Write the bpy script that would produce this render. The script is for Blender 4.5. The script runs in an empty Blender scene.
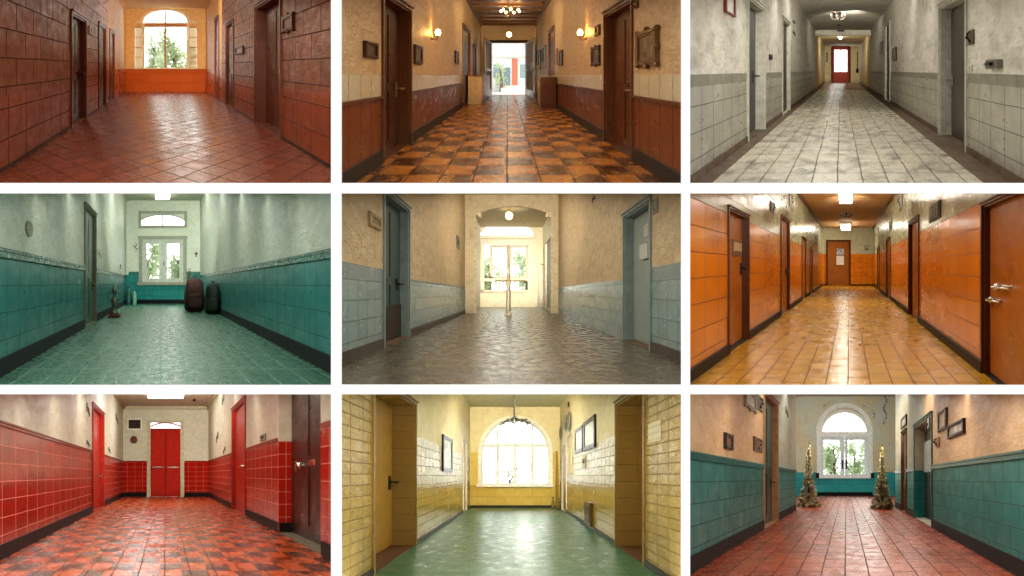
import bpy, bmesh, math, random
from mathutils import Vector, Matrix
random.seed(7)
scn = bpy.context.scene
COL = scn.collection

# ------------------------------------------------------------------ frame of the whole place
# A white partition with nine openings; behind each opening a corridor runs back along its own
# oblique axis.  Lengths are metres; FP is the focal length for a 1024 px wide picture.
FRONT = 4.5
FP = 640.0
CAMZ = 2.03
KD = 2.0                      # corridors and their fittings are this much deeper than wide


def C(h, k=1.0):
    out = []
    for i in (0, 2, 4):
        c = int(h[i:i + 2], 16) / 255.0
        c = c / 12.92 if c <= 0.04045 else ((c + 0.055) / 1.055) ** 2.4
        out.append(min(1.0, c * k))
    return (out[0], out[1], out[2], 1.0)


# ------------------------------------------------------------------ materials
class NT:
    def __init__(self, name):
        self.m = bpy.data.materials.new(name)
        self.m.use_nodes = True
        self.t = self.m.node_tree
        self.t.nodes.clear()
        self.uv = self.n('ShaderNodeUVMap').outputs[0]

    def n(self, typ, **kw):
        nd = self.t.nodes.new(typ)
        for k, v in kw.items():
            setattr(nd, k, v)
        return nd

    def put(self, sock, v):
        if isinstance(v, bpy.types.NodeSocket):
            self.t.links.new(v, sock)
        else:
            sock.default_value = v

    def mul(self, a, b, op='MULTIPLY'):
        nd = self.n('ShaderNodeMath', operation=op)
        self.put(nd.inputs[0], a)
        self.put(nd.inputs[1], b)
        return nd.outputs[0]

    def mix(self, f, a, b, blend='MIX'):
        nd = self.n('ShaderNodeMix', data_type='RGBA', blend_type=blend)
        self.put(nd.inputs[0], f)
        self.put(nd.inputs[6], a)
        self.put(nd.inputs[7], b)
        return nd.outputs[2]

    def fmix(self, f, a, b):
        nd = self.n('ShaderNodeMix', data_type='FLOAT')
        self.put(nd.inputs[0], f)
        self.put(nd.inputs[2], a)
        self.put(nd.inputs[3], b)
        return nd.outputs[0]

    def mapping(self, v, loc=(0, 0, 0), rot=0.0, sc=(1, 1, 1)):
        nd = self.n('ShaderNodeMapping')
        self.put(nd.inputs[0], v)
        nd.inputs[1].default_value = loc
        nd.inputs[2].default_value = (0, 0, rot)
        nd.inputs[3].default_value = sc
        return nd.outputs[0]

    def noise(self, v, scale, detail=4.0, rough=0.6):
        nd = self.n('ShaderNodeTexNoise')
        self.put(nd.inputs['Vector'], v)
        nd.inputs['Scale'].default_value = scale
        nd.inputs['Detail'].default_value = detail
        nd.inputs['Roughness'].default_value = rough
        return nd.outputs[0]

    def ramp(self, f, a, b, lo=0.0, hi=1.0):
        nd = self.n('ShaderNodeMapRange')
        nd.clamp = True
        self.put(nd.inputs[0], f)
        nd.inputs[1].default_value = a
        nd.inputs[2].default_value = b
        nd.inputs[3].default_value = lo
        nd.inputs[4].default_value = hi
        return nd.outputs[0]

    def done(self, col, rough, height=None, dist=0.01, strength=1.0, spec=0.5, metal=0.0, coat=0.0):
        p = self.n('ShaderNodeBsdfPrincipled')
        o = self.n('ShaderNodeOutputMaterial')
        self.put(p.inputs['Base Color'], col)
        self.put(p.inputs['Roughness'], rough)
        p.inputs['Specular IOR Level'].default_value = spec
        p.inputs['Metallic'].default_value = metal
        p.inputs['Coat Weight'].default_value = coat
        p.inputs['Coat Roughness'].default_value = 0.12
        if height is not None:
            b = self.n('ShaderNodeBump')
            b.inputs['Strength'].default_value = strength
            b.inputs['Distance'].default_value = dist
            self.put(b.inputs['Height'], height)
            self.t.links.new(b.outputs[0], p.inputs['Normal'])
        self.t.links.new(p.outputs[0], o.inputs[0])
        return self.m


def layer(nt, kind, c1, c2=None, mo='303030', w=0.2, h=0.2, ms=0.006, off=0.0, rot=0.0, at=(0.0, 0.0),
          rough=(0.15, 0.4), bump=1.0, wob=0.2, wsc=6.0, dirt=None, damt=0.4, dsc=2.5, checker=None, ccs=1.0,
          c3=None, cdist=0.06, var=1.0):
    """colour, roughness and height sockets (height in metres/0.01) of one finish"""
    c1 = C(c1) if isinstance(c1, str) else c1
    c2 = c1 if c2 is None else (C(c2) if isinstance(c2, str) else c2)
    uv = nt.uv
    big = nt.noise(uv, dsc, 5.0, 0.65)
    fine = nt.noise(uv, wsc * 4.0, 3.0, 0.6)
    mid = nt.noise(uv, wsc, 4.0, 0.55)
    if kind == 'tile':
        v = nt.mapping(uv, loc=(at[0], at[1], 0), rot=rot)
        # slightly hand-laid joints
        wobn = nt.n('ShaderNodeTexNoise')
        nt.put(wobn.inputs['Vector'], uv)
        wobn.inputs['Scale'].default_value = 2.2
        vm = nt.n('ShaderNodeVectorMath', operation='MULTIPLY_ADD')
        nt.put(vm.inputs[0], wobn.outputs[1])
        vm.inputs[1].default_value = (0.016, 0.016, 0)
        nt.put(vm.inputs[2], v)
        v2 = vm.outputs[0]
        b = nt.n('ShaderNodeTexBrick')
        b.offset = off
        b.offset_frequency = 2
        nt.put(b.inputs['Vector'], v2)
        b.inputs['Color1'].default_value = c1
        b.inputs['Color2'].default_value = c2
        b.inputs['Mortar'].default_value = C(mo)
        b.inputs['Scale'].default_value = 1.0
        b.inputs['Mortar Size'].default_value = ms
        b.inputs['Mortar Smooth'].default_value = 0.25
        b.inputs['Bias'].default_value = 0.0
        b.inputs['Brick Width'].default_value = w
        b.inputs['Row Height'].default_value = h
        col = b.outputs[0]
        fac = b.outputs[1]
        if checker is not None:
            ck = nt.n('ShaderNodeTexChecker')
            sn = nt.n('ShaderNodeTexNoise')
            nt.put(sn.inputs['Vector'], uv)
            sn.inputs['Scale'].default_value = 3.5
            sm = nt.n('ShaderNodeVectorMath', operation='MULTIPLY_ADD')
            nt.put(sm.inputs[0], sn.outputs[1])
            sm.inputs[1].default_value = (cdist, cdist, 0)
            nt.put(sm.inputs[2], v)
            mp = nt.mapping(sm.outputs[0], sc=(1.0 / (w * ccs), 1.0 / (h * ccs), 1.0))
            nt.put(ck.inputs['Vector'], mp)
            ck.inputs['Scale'].default_value = 1.0
            keep = nt.ramp(nt.noise(uv, 5.0, 2.0), 0.36, 0.46, 0.25, 1.0)
            dark = nt.mul(ck.outputs[1], keep)
            tone = nt.mix(nt.ramp(nt.noise(uv, 4.0), 0.35, 0.65), C(checker), c2)
            tone = nt.mix(0.8, tone, C(checker))
            body = nt.mix(dark, col, tone)
            col = nt.mix(fac, body, C(mo))
        col = nt.mix(nt.ramp(mid, 0.3, 0.75, 0.0, 0.28 * var), col, nt.mix(0.55, col, (0, 0, 0, 1)))
        height = nt.mul(nt.mul(fac, -bump), nt.mul(nt.mul(mid, wob * 0.55), nt.mul(fine, wob * 0.15), 'ADD'), 'ADD')
        r = nt.fmix(fac, nt.ramp(mid, 0.3, 0.7, rough[0], rough[1]), 0.75)
    elif kind == 'wood':
        v = nt.mapping(uv, loc=(at[0], at[1], 0))
        b = nt.n('ShaderNodeTexBrick')
        b.offset = 0.0
        nt.put(b.inputs['Vector'], v)
        b.inputs['Color1'].default_value = c1
        b.inputs['Color2'].default_value = c2
        b.inputs['Mortar'].default_value = C(mo)
        b.inputs['Scale'].default_value = 1.0
        b.inputs['Mortar Size'].default_value = ms
        b.inputs['Mortar Smooth'].default_value = 0.2
        b.inputs['Brick Width'].default_value = w
        b.inputs['Row Height'].default_value = h
        g = nt.noise(nt.mapping(uv, sc=(22.0, 1.6, 1.0)), 2.0, 5.0, 0.7)
        col = nt.mix(nt.ramp(g, 0.35, 0.7, 0.0, 0.55), b.outputs[0], nt.mix(0.6, b.outputs[0], (0, 0, 0, 1)))
        fac = b.outputs[1]
        height = nt.mul(nt.mul(fac, -bump), nt.mul(g, wob), 'ADD')
        r = nt.ramp(mid, 0.3, 0.7, rough[0], rough[1])
    else:
        col = nt.mix(nt.ramp(mid, 0.35, 0.65), c1, c2)
        height = nt.mul(nt.mul(mid, bump), nt.mul(fine, bump * 0.35), 'ADD')
        r = nt.ramp(mid, 0.3, 0.7, rough[0], rough[1])
    if c3 is not None:
        col = nt.mix(nt.ramp(nt.noise(uv, 0.9, 3.0), 0.45, 0.65, 0.0, 0.8), col, C(c3))
    if dirt is not None:
        col = nt.mix(nt.ramp(big, 0.5, 0.72, 0.0, damt), col, C(dirt))
    return col, r, height


def finish(name, *layers, dist=0.012, spec=0.26, coat=0.0, strength=1.0, grime=None):
    """layers from the floor up: (top height, dict) ...; the last top is ignored"""
    nt = NT(name)
    sep = nt.n('ShaderNodeSeparateXYZ')
    nt.put(sep.inputs[0], nt.uv)
    cur = None
    prev = 0
    for top, d in layers:
        d = dict(d)
        L = layer(nt, d.pop('kind'), **d)
        if cur is None:
            cur = L
        else:
            k = nt.mul(sep.outputs[1], prev, 'GREATER_THAN')
            cur = (nt.mix(k, cur[0], L[0]), nt.fmix(k, cur[1], L[1]), nt.fmix(k, cur[2], L[2]))
        prev = top
    col = cur[0]
    if grime:
        g = nt.mul(nt.ramp(sep.outputs[1], 0.0, grime[1], 1.0, 0.0), nt.ramp(nt.noise(nt.uv, 3.0), 0.3, 0.7))
        col = nt.mix(nt.mul(g, grime[2]), col, C(grime[0]))
    return nt.done(col, cur[1], cur[2], dist=dist, spec=spec, coat=coat, strength=strength)


_plain = {}


def plain(name, c, rough=0.5, metal=0.0, c2=None, bump=0.3, coat=0.0):
    if name in _plain:
        return _plain[name]
    nt = NT(name)
    n = nt.noise(nt.uv, 9.0, 4.0)
    base = C(c)
    oth = C(c2) if c2 else tuple(x * 0.72 for x in base[:3]) + (1.0,)
    col = nt.mix(nt.ramp(n, 0.35, 0.7), base, oth)
    m = nt.done(col, rough, nt.mul(n, bump), dist=0.004, metal=metal, coat=coat, spec=0.22)
    _plain[name] = m
    return m


def leafy(name, c, c2):
    if name in _plain:
        return _plain[name]
    nt = NT(name)
    col = nt.mix(nt.ramp(nt.noise(nt.uv, 5.0), 0.35, 0.65), C(c), C(c2))
    df = nt.n('ShaderNodeBsdfDiffuse')
    tl = nt.n('ShaderNodeBsdfTranslucent')
    nt.put(df.inputs[0], col)
    nt.put(tl.inputs[0], col)
    mx = nt.n('ShaderNodeMixShader')
    mx.inputs[0].default_value = 0.6
    o = nt.n('ShaderNodeOutputMaterial')
    L = nt.t.links
    L.new(df.outputs[0], mx.inputs[1])
    L.new(tl.outputs[0], mx.inputs[2])
    L.new(mx.outputs[0], o.inputs[0])
    _plain[name] = nt.m
    return nt.m


def woody(name, c, c2=None, rough=(0.25, 0.45)):
    if name in _plain:
        return _plain[name]
    m = finish(name, (9, dict(kind='wood', c1=c, c2=c2 or c, w=9.0, h=9.0, ms=0.0, rough=rough, wob=0.25, dirt='1a0d06', damt=0.35)), dist=0.004)
    _plain[name] = m
    return m


def glow(name, c, s):
    if name in _plain:
        return _plain[name]
    nt = NT(name)
    e = nt.n('ShaderNodeBsdfPrincipled')
    o = nt.n('ShaderNodeOutputMaterial')
    e.inputs['Base Color'].default_value = C(c)
    e.inputs['Emission Color'].default_value = C(c)
    e.inputs['Emission Strength'].default_value = s
    nt.t.links.new(e.outputs[0], o.inputs[0])
    _plain[name] = nt.m
    return nt.m


def glass(name='clear window glass', tint='f4f8f4', dirty=0.0, body='f2f4ee'):
    if name in _plain:
        return _plain[name]
    nt = NT(name)
    tr = nt.n('ShaderNodeBsdfTransparent')
    tr.inputs[0].default_value = C(tint)
    gl = nt.n('ShaderNodeBsdfGlossy')
    gl.inputs['Roughness'].default_value = 0.03
    df = nt.n('ShaderNodeBsdfTranslucent')
    df.inputs[0].default_value = C(body)
    a = nt.n('ShaderNodeMixShader')
    a.inputs[0].default_value = 0.05
    b = nt.n('ShaderNodeMixShader')
    b.inputs[0].default_value = dirty
    o = nt.n('ShaderNodeOutputMaterial')
    L = nt.t.links
    L.new(tr.outputs[0], a.inputs[1])
    L.new(gl.outputs[0], a.inputs[2])
    L.new(a.outputs[0], b.inputs[1])
    L.new(df.outputs[0], b.inputs[2])
    L.new(b.outputs[0], o.inputs[0])
    _plain[name] = nt.m
    return nt.m


def paper(name, bg='d8d6cc', ink='4a4a4a', rows=14.0):
    """a printed sheet: soft illegible lines of type"""
    if name in _plain:
        return _plain[name]
    nt = NT(name)
    n = nt.noise(nt.mapping(nt.uv, sc=(30, 3, 1)), 6.0, 3.0)
    sep = nt.n('ShaderNodeSeparateXYZ')
    nt.put(sep.inputs[0], nt.uv)
    st = nt.mul(nt.mul(nt.mul(sep.outputs[1], rows * 18.0), 0, 'ADD'), 0, 'SINE')
    st = nt.mul(nt.ramp(st, 0.2, 0.5), nt.ramp(n, 0.45, 0.55))
    m = nt.done(nt.mix(nt.mul(st, 0.75), C(bg), C(ink)), 0.7)
    _plain[name] = m
    return m


def art(name, cols, scale=6.0):
    """a small painting / print: blotches in a few tones"""
    if name in _plain:
        return _plain[name]
    nt = NT(name)
    n = nt.noise(nt.uv, scale, 3.0)
    cr = nt.n('ShaderNodeValToRGB')
    nt.put(cr.inputs[0], n)
    e = cr.color_ramp.elements
    e[0].position = 0.35
    e[0].color = C(cols[0])
    e[1].position = 0.7
    e[1].color = C(cols[-1])
    for i, c in enumerate(cols[1:-1]):
        x = e.new(0.35 + 0.35 * (i + 1) / (len(cols) - 1))
        x.color = C(c)
    m = nt.done(cr.outputs[0], 0.3)
    _plain[name] = m
    return m


# ------------------------------------------------------------------ rooms
def tag(o, label, cat, group=None, kind=None):
    o['label'] = label
    o['category'] = cat
    if group:
        o['group'] = group
    if kind:
        o['kind'] = kind
    return o


class Room:
    """A corridor measured off the photograph.  Cross-sections are upright rectangles of constant size;
    the axis runs back obliquely.  Room coordinates: u across, y deep (true depth / KD), h above the floor."""

    def __init__(s, desc, z, ox, oy, rect, vp, bottom, aL, aR, ceil, send):
        s.desc, s.z, s.ox, s.oy, s.rect = desc, z, ox, oy, rect
        s.vx, s.vy = vp
        s.bF = bottom - s.vy
        s.a = {'L': aL, 'R': aR}
        x0 = (max(rect[0], -2) - ox) * z
        x1 = (min(rect[2], 1026) - ox) * z
        smax = max(1.0, (x0 - s.vx) / aL, (x1 - s.vx) / aR) * 1.012
        s.smax = smax
        s.D = FRONT * smax
        s.m = s.D / FP / z
        s.px, s.py = ox + s.vx / z, oy + s.vy / z
        s.op = {'L': [], 'R': []}
        s.H = (ceil + s.bF) * s.m
        s.send = send
        s.ye = s.y(send)
        s.kx = (s.px - 512) / FP
        s.kz = (288 - s.py) / FP
        s.ndoor = 0
        s.uL, s.uR = aL * s.m, aR * s.m

    def P(s, u, y, h):
        Y = y * KD
        return Vector((s.kx * Y + u, Y, CAMZ + s.kz * Y + h - s.bF * s.m))

    def y(s, sc):
        return s.D / sc / KD

    def sw(s, side, x, extra=0.0):
        sg = -1 if side == 'L' else 1
        return (x - s.vx) / (s.a[side] + sg * extra)

    def wy(s, side, x, extra=0.0):          # depth of a point seen at x on a side wall
        return s.y(s.sw(side, x, extra))

    def wh(s, side, x, yy, extra=0.0):      # height of that point
        return s.hh(s.sw(side, x, extra), yy)

    def hh(s, sc, yy):
        return ((s.vy - yy) / sc + s.bF) * s.m

    def uu(s, sc, x):
        return (x - s.vx) / sc * s.m

    def sf(s, yy):                          # scale of a floor point seen at yy
        return (yy - s.vy) / s.bF

    def hb(s, b):
        return (b + s.bF) * s.m


class MB:
    def __init__(s, R):
        s.R, s.v, s.f = R, [], []

    def add(s, vs, fs):
        o = len(s.v)
        s.v += [tuple(p) for p in vs]
        s.f += [tuple(i + o for i in f) for f in fs]
        return s

    def quad(s, a, b, c, d):
        return s.add([a, b, c, d], [(0, 1, 2, 3)])

    def box(s, u0, u1, y0, y1, h0, h1):
        if u0 > u1: u0, u1 = u1, u0
        if y0 > y1: y0, y1 = y1, y0
        if h0 > h1: h0, h1 = h1, h0
        e = 0.0014 * (len(s.f) // 6 % 4)           # overlapping boards never share a face exactly
        u0, u1, y0, y1, h0, h1 = u0 - e, u1 + e, y0 - e, y1 + e, h0 - e, h1 + e
        vs = [(u, y, h) for h in (h0, h1) for y in (y0, y1) for u in (u0, u1)]
        return s.add(vs, [(0, 1, 3, 2)[::-1], (4, 5, 7, 6), (0, 1, 5, 4), (2, 3, 7, 6)[::-1], (0, 2, 6, 4)[::-1], (1, 3, 7, 5)])

    def cbox(s, u0, u1, y0, y1, h0, h1, c=0.02):
        """box with chamfered vertical edges and top"""
        if u0 > u1: u0, u1 = u1, u0
        if y0 > y1: y0, y1 = y1, y0
        ring = lambda k: [(u0 + k, y0), (u1 - k, y0), (u1, y0 + k), (u1, y1 - k), (u1 - k, y1), (u0 + k, y1), (u0, y1 - k), (u0, y0 + k)]
        r1 = ring(c)
        cu, cy = (u0 + u1) / 2, (y0 + y1) / 2
        sh = lambda r, k: [(cu + (a - cu) * k, cy + (b - cy) * k) for a, b in r]
        w = max(u1 - u0, 1e-4)
        k = 1 - 2 * c / w if w > 3 * c else 0.6
        levels = [(sh(r1, k), h0), (r1, h0 + c), (r1, h1 - c), (sh(r1, k), h1)]
        vs, fs = [], []
        for r, h in levels:
            vs += [(a, b, h) for a, b in r]
        for i in range(3):
            for j in range(8):
                fs.append((i * 8 + j, i * 8 + (j + 1) % 8, i * 8 + 8 + (j + 1) % 8, i * 8 + 8 + j))
        fs.append(tuple(range(7, -1, -1)))
        fs.append(tuple(range(24, 32)))
        return s.add(vs, fs)

    def tube(s, pts, r, n=8, closed=False):
        pts = [Vector(p) for p in pts]
        rs = r if isinstance(r, (list, tuple)) else [r] * len(pts)
        vs, fs = [], []
        N = len(pts)
        for i, p in enumerate(pts):
            a = pts[(i - 1) % N] if closed or i > 0 else p
            b = pts[(i + 1) % N] if closed or i < N - 1 else p
            t = (b - a)
            t = t.normalized() if t.length > 1e-9 else Vector((0, 0, 1))
            ref = Vector((0, 0, 1)) if abs(t.z) < 0.9 else Vector((1, 0, 0))
            e1 = t.cross(ref).normalized()
            e2 = t.cross(e1)
            for k in range(n):
                q = 2 * math.pi * k / n
                vs.append(p + (e1 * math.cos(q) + e2 * math.sin(q)) * rs[i])
        M = N if closed else N - 1
        for i in range(M):
            for k in range(n):
                j = (i + 1) % N
                fs.append((i * n + k, i * n + (k + 1) % n, j * n + (k + 1) % n, j * n + k))
        if not closed:
            fs.append(tuple(range(n - 1, -1, -1)))
            fs.append(tuple(range((N - 1) * n, N * n)))
        return s.add(vs, fs)

    def lathe(s, u, y, h, prof, n=20, axis='h', sq=1.0):
        vs, fs = [], []
        for r, t in prof:
            for k in range(n):
                q = 2 * math.pi * k / n
                a, b = math.cos(q) * r, math.sin(q) * r * sq
                if axis == 'h':
                    vs.append((u + a, y + b, h + t))
                elif axis == 'u':
                    vs.append((u + t, y + a, h + b))
                else:
                    vs.append((u + a, y + t, h + b))
        for i in range(len(prof) - 1):
            for k in range(n):
                fs.append((i * n + k, i * n + (k + 1) % n, (i + 1) * n + (k + 1) % n, (i + 1) * n + k))
        fs.append(tuple(range(n - 1, -1, -1)))
        fs.append(tuple(range((len(prof) - 1) * n, len(prof) * n)))
        return s.add(vs, fs)

    def ball(s, u, y, h, ru, ry=None, rh=None, n=14, noise=0.0):
        ry = ru if ry is None else ry
        rh = ru if rh is None else rh
        vs, fs = [], []
        m = n // 2
        for i in range(m + 1):
            t = math.pi * i / m
            for k in range(n):
                q = 2 * math.pi * k / n
                j = 1 + noise * (random.random() - 0.5)
                vs.append((u + ru * j * math.sin(t) * math.cos(q), y + ry * j * math.sin(t) * math.sin(q), h + rh * j * math.cos(t)))
        for i in range(m):
            for k in range(n):
                fs.append((i * n + k, i * n + (k + 1) % n, (i + 1) * n + (k + 1) % n, (i + 1) * n + k))
        return s.add(vs, fs)

    def prism(s, poly, y0, y1):
        n = len(poly)
        vs = [(a, y0, b) for a, b in poly] + [(a, y1, b) for a, b in poly]
        fs = [tuple(range(n)), tuple(range(2 * n - 1, n - 1, -1))]
        fs += [(i, i + n, (i + 1) % n + n, (i + 1) % n) for i in range(n)]
        return s.add(vs, fs)

    def band(s, path, w, y0, y1, closed=False):
        """flat moulding that follows a path in the (u, h) plane"""
        pts = [Vector((p[0], p[1])) for p in path]
        n = len(pts)
        inn, out = [], []
        for i, p in enumerate(pts):
            a = pts[max(i - 1, 0)]
            b = pts[min(i + 1, n - 1)]
            t = (b - a).normalized()
            nn = Vector((-t.y, t.x))
            inn.append(p - nn * w / 2)
            out.append(p + nn * w / 2)
        for i in range(n - 1):
            q = [inn[i], inn[i + 1], out[i + 1], out[i]]
            s.prism([(a.x, a.y) for a in q], y0, y1)
        return s

    def build(s, name, mat, parent=None, smooth=False, clip=True, origin=None):
        R = s.R
        if origin is None and parent is not None:
            origin = Vector(parent['o'])
        me = bpy.data.meshes.new(name)
        W = [R.P(*p) for p in s.v]
        if origin is None:
            lo = [min(w[i] for w in W) for i in range(3)]
            hi = [max(w[i] for w in W) for i in range(3)]
            origin = Vector(((lo[0] + hi[0]) / 2, (lo[1] + hi[1]) / 2, lo[2]))
        me.from_pydata([w - origin for w in W], [], s.f)
        uvl = me.uv_layers.new(name='UVMap')
        for p in me.polygons:
            pts = [Vector(s.v[i]) for i in p.vertices]
            nrm = Vector((0, 0, 0))
            for i in range(len(pts)):
                a, b = pts[i], pts[(i + 1) % len(pts)]
                nrm += a.cross(b)
            ax = max(range(3), key=lambda i: abs(nrm[i]))
            for li, q in zip(p.loop_indices, pts):
                if ax == 0:
                    uvl.data[li].uv = (q.y, q.z)
                elif ax == 1:
                    uvl.data[li].uv = (q.x, q.z)
                else:
                    uvl.data[li].uv = (q.x, q.y)
        if clip and R.rect:
            cut(me, R, origin)
        if smooth:
            for p in me.polygons:
                p.use_smooth = True
        me.materials.append(mat)
        o = bpy.data.objects.new(name, me)
        COL.objects.link(o)
        o['o'] = tuple(origin)
        if parent is not None:
            o.parent = parent
            if 'po' in parent:
                pass
            o.location = origin - Vector(parent['o'])
        else:
            o.location = origin
        return o


def cut(me, R, origin):
    """trim what would run on into the neighbouring corridor behind the partition"""
    x0, y0, x1, y1 = R.rect
    cam = Vector((0, 0, CAMZ)) - origin
    e = 3.0
    pl = [Vector((-1, ((x0 - e) - 512) / FP, 0)), Vector((1, -((x1 + e) - 512) / FP, 0)),
          Vector((0, -(288 - (y0 - e)) / FP, 1)), Vector((0, (288 - (y1 + e)) / FP, -1))]
    bm = None
    for n in pl:
        n = n.normalized()
        if bm is None:
            if not any((v.co - cam).dot(n) > 1e-5 for v in me.vertices):
                continue
            bm = bmesh.new()
            bm.from_mesh(me)
        bmesh.ops.bisect_plane(bm, geom=bm.verts[:] + bm.edges[:] + bm.faces[:], plane_co=cam, plane_no=n, clear_outer=True)
    if bm is not None:
        bm.to_mesh(me)
        bm.free()


def root(R, name, u, y, h, label, cat, group=None, kind=None):
    o = bpy.data.objects.new(name, None)
    o.empty_display_size = 0.1
    COL.objects.link(o)
    p = R.P(u, y, h)
    o.location = p
    o['o'] = tuple(p)
    return tag(o, label, cat, group, kind)


def struct(o, label, cat):
    return tag(o, label, cat, None, 'structure')


ORD = ['nearest', 'second', 'third', 'fourth', 'fifth']
DOORN = [0]
SIDE = {'L': 'left', 'R': 'right'}


def handle(R, parent, side, u, y, h, mat, k=1.0, name='handle'):
    """escutcheon plate, neck and lever on a side-wall door; the lever runs along the leaf"""
    d = 1 if side == 'L' else -1
    mb = MB(R)
    mb.box(u, u + d * 0.012 * k, y - 0.028 * k, y + 0.028 * k, h - 0.09 * k, h + 0.07 * k)
    mb.tube([(u, y, h), (u + d * 0.06 * k, y, h), (u + d * 0.065 * k, y + 0.02 * k, h), (u + d * 0.065 * k, y + 0.11 * k, h - 0.005)], 0.012 * k, 8)
    return mb.build(name, mat, parent)


def door(R, side, xn, xf, yt, rec, leaf, frame, colour, casing=14, style='panels', hm=None, hh=1.0, hy=0.82, thr=None,
         jamb=None, extra='', kick=None, yb=None):
    """a door set back in an opening of a side wall"""
    sg = -1 if side == 'L' else 1
    u = R.a[side] * R.m
    yn, yf = R.wy(side, xn), R.wy(side, xf)
    H = R.wh(side, xf, yt)
    R.op[side].append((yn, yf, H))
    n = sum(1 for _ in R.op[side]) - 1
    DOORN[0] += 1
    rt = root(R, 'door_%d' % DOORN[0], u + sg * rec * R.m / 2, (yn + yf) / 2, 0,
              '%s, %s on the %s wall of the %s' % (colour, ORD[n], SIDE[side], R.desc), 'door', None, 'structure')
    r = sg * rec * R.m
    w = abs(yf - yn)
    mb = MB(R)
    t = min(0.03, w * 0.06)
    for ya, yb_ in ((yn, yn + t), (yf - t, yf)):
        mb.box(u, u + r, ya, yb_, 0, H)
    mb.box(u, u + r, yn, yf, H - 0.03, H)
    mb.build('door_lining', jamb or frame, rt)
    if casing:
        c = casing * R.m
        p = -sg * 0.022
        mb = MB(R)
        mb.box(u, u + p, yn - c * 0.7, yn + 0.01, 0, H + c)
        mb.box(u, u + p, yf - 0.01, yf + c * 0.7, 0, H + c)
        mb.box(u, u + p, yn - c * 0.7, yf + c * 0.7, H - 0.01, H + c)
        mb.box(u, u + p * 1.8, yn - c * 0.9, yf + c * 0.9, H + c * 0.75, H + c * 1.05)
        mb.build('casing', frame, rt)
    ul = u + r
    mb = MB(R)
    th = 0.04 * sg
    mb.box(ul, ul + th, yn, yf, -0.03, H - 0.01)
    d = -sg
    iw = w - 2 * t
    if style == 'panels':
        for (h0, h1) in ((0.08, 0.40), (0.46, 0.92)):
            for (f0, f1) in ((0.1, 0.46), (0.54, 0.9)):
                mb.box(ul, ul + d * 0.012, yn + t + iw * f0, yn + t + iw * f1, H * h0, H * h1)
    elif style == 'boards':
        for k in range(5):
            mb.box(ul, ul + d * 0.008, yn + t + iw * (k / 5 + 0.01), yn + t + iw * ((k + 1) / 5 - 0.01), 0.02, H - 0.05)
    elif style == 'flat':
        mb.box(ul, ul + d * 0.01, yn + t + iw * 0.02, yn + t + iw * 0.98, 0.03, H - 0.06)
    lf = mb.build('door_leaf', leaf, rt)
    if kick:
        k = MB(R)
        k.box(ul, ul + d * 0.018, yn + t, yf - t, 0.02, H * 0.26)
        k.build('kick_plate', kick, lf)
    if hm:
        handle(R, lf, side, ul + d * 0.012, yn + t + iw * hy, hh, hm)
    if thr:
        k = MB(R)
        k.box(u, ul + sg * 0.06, yn, yf, -0.02, 0.012)
        k.build('threshold', thr, rt)
    else:
        k = MB(R)
        k.box(u, ul + sg * 0.06, yn, yf, -0.02, 0.006)
        k.build('threshold', jamb or frame, rt)
    R.last = (lf, ul, yn + t, yf - t, H, d)
    return rt


def side_wall(R, side, parts, y1=None, y0=None, H=None, u=None, base=0.0):
    """parts: list of (depth at which the finish stops, material)"""
    u = R.a[side] * R.m if u is None else u
    y = FRONT / KD if y0 is None else y0
    H = R.H if H is None else H
    i = 0
    for yend, mat in parts:
        mb = MB(R)
        br = {y, yend}
        for a, b, h in R.op[side]:
            for q in (a, b):
                if y < q < yend:
                    br.add(q)
        q = y
        while q < yend:                       # keep the faces short
            br.add(q)
            q += 0.6
        br = sorted(br)
        for a, b in zip(br, br[1:]):
            mid = (a + b) / 2
            lo = base
            for p, q, h in R.op[side]:
                if p < mid < q:
                    lo = h
            if lo < H - 1e-3:
                pts = [(u, a, lo), (u, b, lo), (u, b, H), (u, a, H)]
                mb.quad(*(pts if side == 'R' else pts[::-1]))
        o = mb.build('wall_' + SIDE[side], mat)
        struct(o, '%s wall of the %s%s' % (SIDE[side], R.desc, '' if i == 0 else ', farther stretch'), 'wall')
        y = yend
        i += 1


def gaps(R, side, y0, y1):
    ops = sorted(R.op[side])
    y = y0
    for a, b, h in ops:
        if a > y and a <= y1:
            yield y, a
        y = max(y, b)
    if y < y1:
        yield y, y1


def run(R, side, name, label, cat, mat, h0, h1, t, y1=None, y0=None, pad=0.0, upto=None, prof=None):
    """skirting or rail along a side wall, broken at the doors that reach above it"""
    u = R.a[side] * R.m
    sg = -1 if side == 'L' else 1
    y0 = FRONT / KD if y0 is None else y0
    y1 = R.ye if y1 is None else y1
    for i, (a, b) in enumerate(gaps(R, side, y0, y1)):
        a2, b2 = a + (pad if a > y0 + 1e-6 else 0), b - (pad if b < y1 - 1e-6 else 0)
        if b2 - a2 < 0.03:
            continue
        mb = MB(R)
        mb.box(u + sg * 0.005, u - sg * t, a2, b2, h0, h1)
        if prof:
            mb.box(u, u - sg * t * 1.5, a2, b2, h1 - (h1 - h0) * 0.3, h1)
        o = mb.build(name, mat)
        struct(o, '%s, %s stretch on the %s wall of the %s' % (label, ORD[min(i, 4)], SIDE[side], R.desc), cat)


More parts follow.
